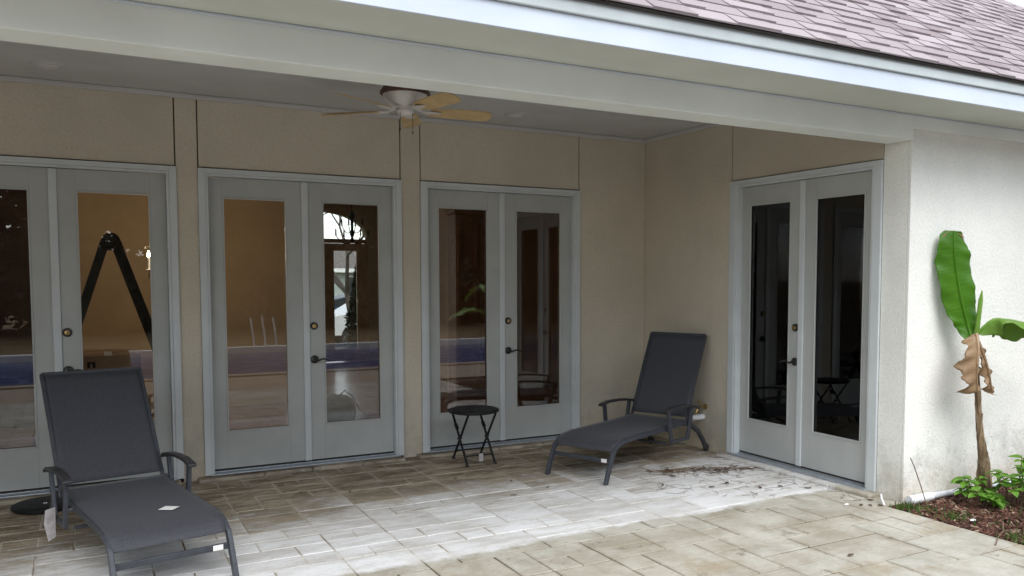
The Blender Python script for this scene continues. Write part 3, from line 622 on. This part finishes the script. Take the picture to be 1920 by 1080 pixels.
# ------------------------------------------------------------------ loungers (local: +x = foot end, z up)
W2 = .302
def lounger(name, loc, th, bu, bz, label):
    r = empty(name, loc, th); tag(r, label, 'lounger', 'sling loungers on the patio')
    prof = [(-.105, .244), (-.125, .272), (-.16, .300), (-.22, .322), (-.32, .334), (-.55, .336), (-.85, .337), (-1.1, .342), (-1.33, .352)]
    mb = MB(); n = 14; grid = []
    fine = []
    for i in range(len(prof)-1):
        for k in range(4): f = k/4; fine.append((prof[i][0]*(1-f)+prof[i+1][0]*f, prof[i][1]*(1-f)+prof[i+1][1]*f))
    fine.append(prof[-1])
    for i, (x, z) in enumerate(fine):
        sag = .016*math.sin(math.pi*min(1, max(0, (i/len(fine)-.1)/.9)))
        grid.append([(x, -W2+2*W2*j/n, z+.006-sag*math.sin(math.pi*j/n)) for j in range(n+1)])
    mb.quad_strip(grid, closed=False); seat = mb.build('seat_sling', 'sling', r, smooth=True, solid=.004)
    d = Vector((bu+1.33, 0, bz-.352)); mb = MB(); grid = []
    for i in range(13):
        f = .035+.965*i/12; sag = .02*math.sin(math.pi*i/12)
        nrm = Vector((d.z, 0, -d.x)).normalized()
        grid.append([tuple(Vector((-1.33, -W2+2*W2*j/n, .352))+d*f-nrm*sag*math.sin(math.pi*j/n)+nrm*.006) for j in range(n+1)])
    mb.quad_strip(grid, closed=False); mb.build('back_sling', 'sling', r, smooth=True, solid=.004)
    for s in (-1, 1):
        y = s*W2
        MB().barv([(x, y, z-.014) for x, z in prof], (0, 1, 0), .024, .036).build('side_rail', 'frame', r, bevel=.004)
        MB().barv([(-1.34, y, .347), tuple(Vector((-1.33, y, .352))+d*.5), (bu, y, bz)], (0, 1, 0), .022, .028).build('back_rail', 'frame', r, bevel=.004)
        MB().barv([(-.115, y, .262), (-.085, y, .20), (-.035, y, .09), (0, y, .0)], (0, 1, 0), .026, .045).build('front_leg', 'frame', r, bevel=.005)
        MB().barv([(-1.28, y*1.02, .335), (-1.42, y*1.02, .30), (-1.56, y*1.02, .215), (-1.66, y*1.02, .11), (-1.715, y*1.02, .035)], (0, 1, 0), .03, .042).build('rear_leg', 'frame', r, bevel=.006)
        MB().lathe([(0, -.016), (.032, -.016), (.036, -.008), (.036, .008), (.032, .016), (0, .016)], (-1.72, y*1.02, .036), 18, 'y').build('foot_wheel', 'armrest', r, smooth=True)
        ya = s*.347
        MB().barv([(-.93, ya, .485), (-.945, ya, .36), (-.985, ya, .20)], (0, 1, 0), .024, .04).build('armrest_post', 'frame', r, bevel=.004)
        MB().barv([(-1.36, ya, .485), (-1.33, ya, .36), (-1.27, ya, .19)], (0, 1, 0), .024, .04).build('armrest_post', 'frame', r, bevel=.004)
        MB().barv([(-.97, ya, .205), (-1.28, ya, .20)], (0, 1, 0), .02, .03).build('lower_brace', 'frame', r, bevel=.004)
        MB().barv([(-.86, ya, .487), (-.89, ya, .498), (-1.0, ya, .512), (-1.15, ya, .510), (-1.3, ya, .498), (-1.42, ya, .478), (-1.48, ya, .455)], (0, 1, 0), .055, .022).build('armrest', 'armrest', r, bevel=.008, seg=3)
        MB().tube([(-1.33, y, .35), (-1.33, ya, .35)], .012, 8).build('joint_bolt', 'frame', r, smooth=True); MB().tube([(-.95, y, .31), (-.95, ya, .31)], .012, 8).build('joint_bolt', 'frame', r, smooth=True)
    box('top_rail', 'frame', bu-.012, bu+.012, -W2, W2, bz-.012, bz+.014, r, .004)
    MB().barv([(-.085, -W2, .178), (-.085, W2, .178)], (1, 0, 0), .018, .036).build('front_crossbar', 'frame', r, bevel=.004)
    MB().barv([(-1.30, -W2, .318), (-1.30, W2, .318)], (1, 0, 0), .03, .03).build('hinge_crossbar', 'armrest', r, bevel=.004)
    MB().barv([(-.98, -W2, .19), (-.98, W2, .19)], (1, 0, 0), .02, .02).build('lower_crossbar', 'frame', r, bevel=.003)
    s = 1
    box('sticker', 'paper', -.0755, -.0742, s*.205, s*.26, .163, .193, r)
    return r
LA = lounger('lounger', (-4.899, -2.678, 0), -1.375, -1.847, 1.031, 'grey sling lounger with a paper slip on its seat and a tag on its arm')
LB = lounger('lounger', (-1.764, -1.531, 0), -2.738, -1.700, 1.129, 'dark sling lounger in the porch corner beside the folding table')
sl_ = MB(); sl_.quad_strip([[(-.50, .04, .3375), (-.44, .10, .338), (-.49, .155, .3385), (-.55, .095, .338)], [(-.50, .04, .339), (-.44, .10, .34), (-.49, .155, .34), (-.55, .095, .34)]])
pm = sl_.build('paper_slip', 'paper'); pm.location = (-4.899, -2.678, 0); pm.rotation_euler = (0, 0, -1.375); tag(pm, 'small white paper slip lying on the grey lounger seat', 'paper')
ht = MB(); ht.quad_strip([[(-1.16+d, -.366, .29), (-1.15+d, -.42, .28), (-1.15+d, -.43, .20), (-1.145+d, -.41, .09), (-1.15+d, -.37, .11)] for d in (0, .007)])
to = ht.build('hang_tag', 'tagpaper'); to.location = (-4.899, -2.678, 0); to.rotation_euler = (0, 0, -1.375); tag(to, 'pale printed hang tag dangling from the grey lounger arm', 'tag')
# black disc on the pavers
dk = empty('flat_disc', (-5.58, -.36, 0)); tag(dk, 'black round stool top lying flat on the pavers by the glass door', 'stool top')
MB().lathe([(0, .004), (.20, .004), (.215, .012), (.215, .03), (.20, .038), (.05, .032), (0, .032)], n=36).build('disc', 'black', dk, smooth=True)
MB().box(-.012, .012, -.012, .012, .033, .036).build('sticker', 'paper', dk)
# ------------------------------------------------------------------ folding side table
ft = empty('folding_table', (-2.215, -.455, 0), 0); tag(ft, 'small black round folding table between the door and the corner lounger', 'table')
MB().lathe([(0, .455), (.21, .455), (.228, .460), (.234, .470), (.230, .482), (.215, .488), (.19, .487), (0, .487)], n=44).build('tabletop', 'black', ft, smooth=True)
for sx in (-1, 1):
    x = sx*.135
    for k, s in enumerate((-1, 1)):
        xx = x+.012*s
        leg = MB().bar([(xx, s*.19, .012), (xx, -s*.16, .455)], .020, .012).build('leg', 'black', ft, bevel=.003)
        MB().box(xx-.013, xx+.013, s*.19-.02, s*.19+.02, 0, .016).build('foot_cap', 'armrest', leg)
    MB().tube([(x-.022, .012, .222), (x+.022, .012, .222)], .008, 8).build('pivot', 'black', ft)
    MB().bar([(x, .06, .30), (x, .105, .34)], .028, .022).build('lock_tab', 'black', ft, bevel=.003)
MB().tube([(-.145, -.145, .085), (.125, -.145, .085)], .008, 8).build('crossbar', 'black', ft, smooth=True)
MB().tube([(-.125, .145, .085), (.145, .145, .085)], .008, 8).build('crossbar', 'black', ft, smooth=True)
MB().box(-.02, .02, -.162, -.157, .03, .10).build('paper_tag', 'tagpaper', ft)
# ------------------------------------------------------------------ outdoor tap and pipes
tp_ = empty('garden_tap', (0, -1.05, .42)); tag(tp_, 'brass garden tap on the side wall behind the corner lounger', 'tap')
MB().lathe([(0, -.001), (.03, -.001), (.03, -.006), (0, -.008)], n=16, axis='x').build('wall_flange', 'brass', tp_, smooth=True)
MB().tube([(-.004, 0, 0), (-.07, 0, 0), (-.10, 0, -.02), (-.12, 0, -.06)], .013, 10).build('spout', 'brass', tp_, smooth=True)
MB().tube([(-.065, 0, .01), (-.065, 0, .05)], .006, 8).lathe([(0, .05), (.028, .05), (.03, .055), (.028, .062), (0, .062)], (-.065, 0, 0), 12).build('handwheel', 'brass', tp_, smooth=True)
pp = empty('drain_stub', (-.0, -1.02, .315)); tag(pp, 'short white pipe stub sticking out below the garden tap', 'pipe')
MB().lathe([(0, -.001), (.028, -.001), (.028, -.15), (.022, -.15), (.022, -.10), (0, -.10)], n=16, axis='x').build('pipe', 'pvc', pp, smooth=True)
PZ = .028
pi_ = empty('wall_pipe', (.03, D-.045, PZ)); tag(pi_, 'white pipe running along the foot of the outer wall above the mulch', 'pipe')
MB().lathe([(0, -.02), (.033, -.02), (.034, .0), (.034, .22), (.030, .235), (0, .235)], n=18, axis='x').build('coupling', 'pvc', pi_, smooth=True)
MB().tube([(.23, 0, 0), (1.0, .005, -.005), (2.2, .005, -.01), (4.0, .005, -.01)], .024, 14).build('pipe', 'galv', pi_, smooth=True)
# ------------------------------------------------------------------ banana plant
bp = empty('banana_plant', (.68, -3.56, -.03)); tag(bp, 'young banana plant with one upright leaf against the pale wall', 'plant')
path = [(.02, 0, 0), (.0, .0, .17), (-.027, 0, .334), (-.06, 0, .49), (-.088, 0, .627), (-.127, 0, .894), (-.18, 0, 1.25)]
mb = MB(); rings = []
for i in range(37):
    f = i/36*6; k = min(5, int(f)); g = f-k; c = Vector(path[k]).lerp(Vector(path[k+1]), g)
    r = .036+.036*max(0, 1-f/3.2)**1.4-.003*f; rings.append([tuple(c+Vector((math.cos(a), math.sin(a), 0))*r*(1+.13*math.sin(3*a+i*.35)+random.uniform(-.10, .10))) for a in [2*math.pi*j/14 for j in range(14)]])
mb.quad_strip(rings).build('trunk', 'stem', bp, smooth=True)
for x, z0, l, off in ((-.045, .36, .22, -.035), (-.085, .60, .22, -.032), (-.115, .78, .12, -.03), (-.02, .2, .2, -.05)):
    MB().barv([(x+off*.5, -.02, z0-l*.6), (x+off*.7, -.03, z0), (x+off*1.25, -.045, z0+l*.45)], (.6, .8, 0), .026, .008).build('old_sheath', 'stem', bp)
def leaf(name, mat, spine, half, fold, parent, side, wave=.012, tear=0, seed=1, fq=.9):
    """spine: midrib points; half: half width along it; fold: how far both halves bend to the normal"""
    rnd = random.Random(seed); n = 44; m_ = 8; pts = [Vector(p) for p in spine]; mb = MB(); rows = []; uv = []
    def at(f):
        f = f*(len(pts)-1); k = min(len(pts)-2, int(f)); g = f-k
        p0, p1, p2, p3 = pts[max(0, k-1)], pts[k], pts[k+1], pts[min(len(pts)-1, k+2)]
        return .5*((2*p1)+(p2-p0)*g+(2*p0-5*p1+4*p2-p3)*g*g+(3*p1-p0-3*p2+p3)*g**3)
    for i in range(n+1):
        f = i/n; c = at(f); t = (at(min(1, f+.01))-at(max(0, f-.01))).normalized(); s = Vector(side); s = (s-t*s.dot(t)).normalized(); u = s.cross(t)
        h = f*(len(half)-1); k = min(len(half)-2, int(h)); hl = half[k]*(1-h+k)+half[k+1]*(h-k)
        row = []
        for j in range(-m_, m_+1):
            g = j/m_; e = abs(g); ww = hl*(1+tear*rnd.uniform(-.5, .3)*(e > .9))
            row.append(tuple(c+s*g*ww*(1-.12*e*e)+u*(fold*hl*e**1.4+wave*math.sin(i*fq+(2 if g > 0 else 0))*e*e+wave*.45*math.sin(i*fq*2.3+g*4)*e)))
        rows.append(row)
    mb.quad_strip(rows, closed=False); o = mb.build(name, mat, parent, smooth=True, solid=.0015)
    me = o.data; ul = me.uv_layers.new(name='UVMap')
    for lp in me.loops: vi = lp.vertex_index; ul.data[lp.index].uv = ((vi % (2*m_+1))/(2*m_), (vi//(2*m_+1))/n)
    MB().tube([tuple(at(i/16)+Vector((0, -.004, 0))) for i in range(17)], [.012*(1-i/18)+.002 for i in range(17)], 6).build('midrib', mat, o, smooth=True)
    return o
lf1 = leaf('leaf', 'banana', [(-.20, -.02, 1.18), (-.205, .03, 1.32), (-.225, .05, 1.425), (-.27, .07, 1.60), (-.30, .09, 1.80), (-.315, .10, 1.95), (-.305, .11, 2.065)], [.022, .07, .085, .115, .145, .158, .165, .168, .165, .15, .125, .07], -.10, bp, (1, -.32, 0), .013, .06, 3, .55)
tipm = MB(); tr_ = random.Random(9)
rows_ = [[(-.305-.085+.17*j/10, .113+.03-.06*j/10, 2.05-.055*((j-5)/5)**2+dz+(tr_.uniform(0, .02) if dz else 0)) for j in range(11)] for dz in (-.004, .012)]
tipm.quad_strip(rows_, closed=False); tipm.build('scorched_tip', 'deadleaf', lf1, solid=.002)
leaf('leaf', 'banana2', [(-.19, -.03, 1.30), (-.13, -.10, 1.40), (-.05, -.14, 1.405), (.10, -.17, 1.385), (.30, -.22, 1.33), (.55, -.28, 1.18), (.8, -.32, .98)], [.02, .10, .125, .12, .13, .12, .11, .09, .05, .01], -.75, bp, (0, -.8, .35), .02, .08, 5, .5)
MB().tube([(-.175, 0, 1.22), (-.165, -.015, 1.36), (-.145, -.02, 1.55), (-.14, -.025, 1.62)], [.020, .018, .016, .004], 8).build('rolled_leaf', 'banana2', bp, smooth=True)
leaf('dead_leaf', 'deadleaf', [(-.215, -.04, 1.30), (-.25, -.08, 1.20), (-.275, -.095, 1.08), (-.27, -.09, .97), (-.245, -.085, .87)], [.012, .055, .10, .12, .115, .13, .12, .135, .10, .125, .07], .55, bp, (1, .15, 0), .035, .35, 11, .33)
leaf('dead_leaf', 'deadleaf', [(-.205, -.05, 1.24), (-.17, -.08, 1.12), (-.12, -.085, 1.0), (-.08, -.08, .90), (-.045, -.07, .84)], [.01, .05, .06, .05, .06, .035, .006], .5, bp, (1, .2, 0), .03, .4, 13, .4)
# ------------------------------------------------------------------ shrubs, mulch, weeds, litter
def shrub(loc, n, R, Hh, label, seed):
    rnd = random.Random(seed); r = empty('leafy_shrub', loc); tag(r, label, 'shrub', 'green shrubs in the mulch bed')
    def lm():
        mb = MB(); rows = []
        for i in range(7):
            f = i/6; wd = .5*math.sin(math.pi*min(1, f*.92+.05))**.8*(1-.25*f); rows.append([(f, -wd, .10*abs(wd)-.25*f*f), (f, -wd*.5, -.02-.25*f*f), (f, 0, -.05-.25*f*f), (f, wd*.5, -.02-.25*f*f), (f, wd, .10*abs(wd)-.25*f*f)])
        mb.quad_strip(rows, closed=False); o = mb.build('leaf', 'shrub', r, smooth=True); return o
    stems = MB(); first = None; cnt = 0
    while cnt < n:
        a = rnd.uniform(0, 6.28); q = R*math.sqrt(rnd.random()); h = Hh*(1-.55*(q/R)**2)*rnd.uniform(.45, 1); top = Vector((q*math.cos(a), q*math.sin(a), h))
        stems.tube([(top.x*.3, top.y*.3, -.02), (top.x*.7, top.y*.7, h*.6), tuple(top)], [.006, .004, .003], 5)
        for k in range(6):
            if first is None: o = first = lm()
            else: o = first.copy(); COL.objects.link(o); o.parent = r
            s = rnd.uniform(.055, .10); o.location = top-Vector((0, 0, .02*(k//3)+.0)); o.scale = (s, s*.8, s); o.rotation_euler = (rnd.uniform(-.3, .3), rnd.uniform(-.45, .35), k*1.05+rnd.uniform(-.3, .3)); cnt += 1
    stems.build('stems', 'twig', r, smooth=True)
shrub((.45, -3.66, -.03), 72, .17, .27, 'low green shrub at the left foot of the banana trunk', 21)
shrub((.72, -3.80, -.03), 126, .24, .41, 'taller green shrub at the right foot of the banana trunk', 22)
rnd = random.Random(5); mb = MB()
for k in range(9000):
    x = -.15+2.3*rnd.random()**1.15; y = D-.03-1.6*rnd.random(); z = -.03+rnd.uniform(0, .028)+.012*min(1, max(0, (x+.1)/.5)); a = rnd.uniform(0, 3.14); l = rnd.uniform(.008, .028); wd = rnd.uniform(.003, .009); t = rnd.uniform(.002, .005); tl = rnd.uniform(-.4, .4); c, s = math.cos(a), math.sin(a)
    b = len(mb.v)
    for dz in (-t, t):
        for u, v in ((-l, -wd), (l, -wd*rnd.uniform(.5, 1)), (l*.9, wd), (-l, wd*.8)): mb.v.append((x+u*c-v*s, y+u*s+v*c, z+dz+u*tl))
    mb.f += [tuple(b+i for i in q) for q in ((3, 2, 1, 0), (4, 5, 6, 7), (0, 1, 5, 4), (1, 2, 6, 5), (2, 3, 7, 6), (3, 0, 4, 7))]
tag(mb.build('mulch_chips', 'chip'), 'reddish bark mulch chips covering the planting bed', 'mulch', kind='stuff')
mb = MB()
for k in range(420):
    if k < 300: cxy = ((-.12, -3.46, .05), (-.05, -3.52, .07), (.0, -3.78, .06), (-.08, -4.3, .05))[k % 4]; x, y = max(-.17, cxy[0]+rnd.gauss(0, cxy[2])), min(D-.02, cxy[1]+rnd.gauss(0, cxy[2]))
    else: x, y = rnd.uniform(.0, .9), rnd.uniform(-4.5, -3.8)
    h = rnd.uniform(.015, .05); a = rnd.uniform(0, 6.28); b = len(mb.v); dx, dy = .005*math.cos(a), .005*math.sin(a); lx, ly = rnd.uniform(-.03, .03), rnd.uniform(-.03, .03)
    mb.v += [(x-dx, y-dy, -.03), (x+dx, y+dy, -.03), (x+dx+lx*.5, y+dy+ly*.5, h*.6-.02), (x-dx+lx*.5, y-dy+ly*.5, h*.6-.02), (x+lx, y+ly, h)]; mb.f += [(b, b+1, b+2, b+3), (b+3, b+2, b+4)]
tag(mb.build('weeds', 'grass'), 'small green weeds along the edge of the mulch bed', 'weeds', kind='stuff')
for k, (p, l) in enumerate((([(.10, -3.50, -.02), (.06, -3.47, .14), (.0, -3.45, .30), (-.03, -3.44, .36)], 'thin bare twig leaning on the outer wall above the white pipe'), ([(.45, -4.12, .02), (.8, -4.1, .03), (1.3, -4.0, .035)], 'long pale stick lying across the mulch'), ([(-.35, -4.33, .004), (-.2, -4.25, .012), (-.1, -4.22, .03), (.0, -4.15, .06)], 'dark forked twig over the patio edge by the mulch'))):
    tag(MB().tube(p, .004 if k != 1 else .008, 6).build('twig', 'twig', smooth=True), l, 'twig')
# a broken white stick and dark leaves at the wall end, pebbles
tag(MB().tube([(-.20, -3.36, .008), (-.16, -3.30, .04), (-.13, -3.27, .06)], .008, 6).build('stick', 'pvc'), 'short white stick among dark debris by the side door sill', 'stick')
for k, (x, y, s, l) in enumerate(((.02, -3.92, .02, 'pale pebble on the mulch at the patio edge'), (-.42, -3.2, .017, 'pale pebble on the pavers by the side door sill'))):
    mb = MB(); mb.lathe([(0, -s*.4), (s*.7, -s*.3), (s, 0), (s*.7, s*.4), (0, s*.5)], n=10); o = mb.build('pebble', 'coping', smooth=True); o.location = (x, y, s*.4); o.scale = (1.3, .8, .8); tag(o, l, 'pebble')
def litter_leaf(l):
    mb = MB(); rows = []
    for i in range(6): f = i/5; wd = .32*math.sin(math.pi*(.06+.9*f)); rows.append([((f-.5)*l, -wd*l, .12*l), ((f-.5)*l, 0, .02*l+.1*l*math.sin(f*3)), ((f-.5)*l, wd*l, .14*l)])
    mb.quad_strip(rows, closed=False); return mb
lf = litter_leaf(1).build('fallen_leaf', 'litter', solid=.02); spots = [(-3.86, -.86), (-3.52, -1.02), (-3.95, -.55), (-2.63, -1.02), (-2.1, -1.66), (-2.26, -1.32), (-2.45, -1.75), (-3.2, -.9), (-1.25, -2.05), (-.75, -2.25), (-.62, -2.5), (-.5, -2.1), (-.45, -2.55), (-.95, -2.3), (-.3, -2.7), (-1.0, -1.85), (-1.3, -4.02), (-3.1, -.62), (-.28, -3.3), (-.22, -3.34), (-.33, -3.26), (-.16, -3.2)]
for k, (x, y) in enumerate(spots):
    o = lf if k == 0 else lf.copy()
    if k: COL.objects.link(o)
    s = rnd.uniform(.035, .06); o.location = (x, y, .004); o.scale = (s, s*rnd.uniform(.7, 1.1), s); o.rotation_euler = (0, 0, rnd.uniform(0, 6.28)); tag(o, 'small dry brown leaf lying on the pavers', 'leaf', 'dry leaves scattered on the patio')
mb = MB()
for k in range(230):
    if k < 130: f = rnd.random(); x, y = -1.0+.75*f+rnd.gauss(0, .07), -1.62-.32*f+rnd.gauss(0, .06)
    elif k < 195: x, y = rnd.uniform(-1.4, -.2), rnd.uniform(-2.75, -1.7)
    else: x, y = rnd.uniform(-.3, -.1), rnd.uniform(-3.3, -1.3)
    a = rnd.uniform(0, 6.28); l = rnd.uniform(.02, .09); c = rnd.uniform(-.5, .5)
    mb.tube([(x+l*(i-1)*math.cos(a+c*(i-1)), y+l*(i-1)*math.sin(a+c*(i-1)), .004+.003*rnd.random()) for i in range(3)], .0014 if k > 60 else .0022, 4)
tag(mb.build('pine_needle_litter', 'litter'), 'reddish needles and twig litter strewn on the pavers by the side door', 'litter', kind='stuff')
# ------------------------------------------------------------------ beyond the pool (seen in the panes): trees, a second banana plant, stakes
def evergreen(seed, hgt, rad, nl):
    rn = random.Random(seed); r = empty('evergreen_tree')
    MB().tube([(0, 0, -.2), (.05, 0, hgt*.4), (0, .05, hgt*.9)], [.18, .12, .03], 8).build('trunk', 'bark', r, smooth=True)
    mb = MB(); cl = [(rn.uniform(0, 6.28), rn.random()**.5, rn.random()) for _ in range(70)]
    for k in range(nl):
        a, q, h = cl[k % 70]; z = .25+h*(hgt-.3); R = rad*(1-.75*(z/hgt)**1.6)*q; s = rn.uniform(.10, .24)
        p = Vector((R*math.cos(a)+rn.gauss(0, .28), R*math.sin(a)+rn.gauss(0, .28), z+rn.gauss(0, .25)))
        u = Vector((rn.gauss(0, 1), rn.gauss(0, 1), rn.gauss(0, .6))).normalized(); v = u.cross(Vector((rn.gauss(0, 1), rn.gauss(0, 1), rn.gauss(0, 1)))).normalized()
        b = len(mb.v); mb.v += [tuple(p-u*s), tuple(p+v*s*.45), tuple(p+u*s), tuple(p-v*s*.45)]; mb.f.append((b, b+1, b+2, b+3))
    mb.build('crown', 'tree', r); return r
protos = [evergreen(1, 8.5, 2.4, 9000), evergreen(2, 7.0, 2.2, 8000)]
k = 0
for row, yy in enumerate((-23.5, -26.5)):
    for i in range(13):
        x = -14+i*2.9+(1.4 if row else 0)+rnd.uniform(-.4, .4); src = protos[k % 2]; o = src if k < 2 else copy_tree(src); k += 1
        o.location = (x, yy+rnd.uniform(-.5, .5), -.1); o.rotation_euler = (0, 0, rnd.uniform(0, 6.28)); sc_ = rnd.uniform(.9, 1.15); o.scale = (sc_, sc_, sc_*(1+.15*row)); tag(o, 'dense dark evergreen tree in the row beyond the pool', 'tree', 'evergreen trees beyond the pool')
b2 = empty('banana_plant', (.9, -5.2, -.03)); tag(b2, 'green banana plant in the mulch bed mirrored in the kitchen door pane', 'plant')
MB().tube([(0, 0, 0), (-.03, 0, .5), (-.05, 0, .95)], [.07, .05, .03], 10).build('trunk', 'stem', b2, smooth=True)
for k, (dx, dy, up) in enumerate(((-.9, .2, .25), (-.35, -.5, .75), (.6, .1, .5), (-.3, .4, .95))): leaf('leaf', 'banana2', [(-.05, 0, .9), (-.05+dx*.3, dy*.3, .95+up*.5), (-.05+dx*.7, dy*.7, .98+up*.75), (-.05+dx*1.2, dy*1.2, .9+up*.55)], [.02, .12, .15, .15, .1, .02], -.3, b2, (-dy, dx, .1), .015, .1, 30+k)
for k, x in enumerate((-1.85, -1.6, -1.35)):
    tag(MB().tube([(x, -12.8, .09), (x-.03, -12.8, .4), (x-.08, -12.8, .75+.06*(k == 1))], .022, 6).build('white_stake', 'pvc', smooth=True), 'white bent plastic stake standing on the far pool edge', 'stake', 'white stakes at the pool edge')
# ------------------------------------------------------------------ street side, seen through the front door glass
def wp(px, py, depth): return CAM+depth*(AF+AR*((px-960-PPX)/FPX)-AU*((py-540-PPY)/FPX))
YC, GZ = 20.0, -.40
def car(name, x, y, rz, paint, label):
    r = empty(name, (x, y, GZ), rz); tag(r, label, 'car')
    side = [(-2.2, .35), (-2.25, .62), (-2.15, .92), (-1.55, 1.02), (-.95, 1.38), (.1, 1.44), (.8, 1.30), (1.3, .98), (2.05, .82), (2.25, .55), (2.2, .30)]
    mb = MB(); mb.quad_strip([[(px_, yy, z if z < .9 else .9+(z-.9)*(1 if abs(yy) < .8 else .96)) for px_, z in side] for yy in (-.86, -.80, .80, .86)]); mb.build('body', paint, r, bevel=.03)
    for s in (-1, 1):
        MB().quad_strip([[(px_, s*yy, z) for px_, z in ((-1.4, 1.02), (-.9, 1.32), (.1, 1.38), (.75, 1.25), (1.1, 1.0))] for yy in (.85, .868)]).build('side_window', 'tint', r)
        for x_ in (-1.38, 1.38):
            wv = MB().lathe([(.18, -.1), (.31, -.1), (.33, -.06), (.33, .06), (.31, .1), (.18, .1)], (x_, s*.80, .33), 28, 'y').build('wheel', 'tyre', r, smooth=True)
            rm = MB().lathe([(.16, -.09), (.2, -.11), (.21, -.09), (.21, .09), (.2, .11), (.16, .09)], (x_, s*.80, .33), 28, 'y')
            for a in range(5): t = a*2*math.pi/5; rm.bar([(x_, s*.885, .33), (x_+.18*math.cos(t), s*.885, .33+.18*math.sin(t))], .02, .05)
            rm.build('rim', 'rim', wv)
        box('tail_light', 'rim', -2.262, -2.2, min(s*.5, s*.8), max(s*.5, s*.8), .66, .8, r)
    return r
p = wp(660, 628, 25.5); car('parked_car', p.x+1.38-.0, p.y+.8, 0.0, 'carwhite', 'white car parked on the drive seen through the front door glass')
p2 = wp(640, 570, 33); car('parked_car', p2.x+.3, p2.y, math.pi, 'carblue', 'dark blue car parked behind the white car across the drive')
def bare_tree(loc, seed, label):
    rn = random.Random(seed); r = empty('bare_tree', loc); tag(r, label, 'tree', 'bare street trees'); tk = MB(); br = MB()
    def grow(p, d, l, rad, lev):
        q = p+d*l; mid = (p+q)/2+Vector((rn.gauss(0, .04), rn.gauss(0, .04), 0))*l; (tk if lev == 0 else br).tube([tuple(p), tuple(mid), tuple(q)], [rad, rad*.85, rad*.7], 5)
        if lev < 5:
            for _ in range(3 if lev < 4 else 4): grow(q, (d+Vector((rn.gauss(0, .42), rn.gauss(0, .42), rn.gauss(.12, .25)))).normalized(), l*rn.uniform(.62, .85), rad*.62, lev+1)
    grow(Vector((0, 0, 0)), Vector((-.18, 0, 1)).normalized(), 1.7, .10, 0); tk.build('trunk', 'bark', r, smooth=True); br.build('crown', 'bark', r)
p = wp(655, 600, 22.5); bare_tree((p.x+.25, p.y, GZ), 3, 'bare grey tree in the front yard seen through the door glass')
p = wp(600, 600, 30); bare_tree((p.x-1, p.y, GZ), 8, 'bare grey tree beyond the drive, mostly hidden by the front door')
def cone_shrub(loc, label):
    rn = random.Random(4); r = empty('conical_shrub', loc); tag(r, label, 'shrub'); mb = MB()
    for k in range(3500):
        z = rn.random()*2.6; R = .42*(1-(z/2.6)**2)*math.sqrt(rn.random()); a = rn.uniform(0, 6.28); s = rn.uniform(.04, .09); p = Vector((R*math.cos(a), R*math.sin(a), z)); u = Vector((rn.gauss(0, 1), rn.gauss(0, 1), rn.gauss(0, 1))).normalized(); v = u.orthogonal().normalized()
        b = len(mb.v); mb.v += [tuple(p-u*s), tuple(p+v*s*.5), tuple(p+u*s), tuple(p-v*s*.5)]; mb.f.append((b, b+1, b+2, b+3))
    mb.build('foliage', 'tree', r); MB().tube([(0, 0, -.05), (0, 0, 1)], .03, 6).build('trunk', 'bark', r)
p = wp(669, 600, 18.5); cone_shrub((p.x+.1, p.y, -.42), 'narrow green shrub outside the front door')
p = wp(640, 540, 46)
fh = empty('far_house', (p.x, p.y+3, GZ)); tag(fh, 'pale green house across the street seen through the front door', 'house')
box('wall', 'brickfar', -9, 9, 0, 6, 0, 2.6, fh); MB().quad_strip([[(-9.6, -.6, 2.6), (9.6, -.6, 2.6), (9.6, 6.6, 2.6), (-9.6, 6.6, 2.6)], [(-6, 3, 4.2), (6, 3, 4.2), (6, 3.1, 4.2), (-6, 3.1, 4.2)]]).build('roof', 'farroof', fh)
box('fascia', 'coping', -9.6, 9.6, -.64, -.601, 2.4, 2.62, fh)
for x in (-6, -2.5, -.6, 1.6, 5):
    wv = box('window', 'coping', x-.5, x+.5, -.05, -.001, .8, 2.2, fh); box('pane', 'tint', x-.42, x+.42, -.062, -.051, .88, 2.12, fh if 0 else wv)
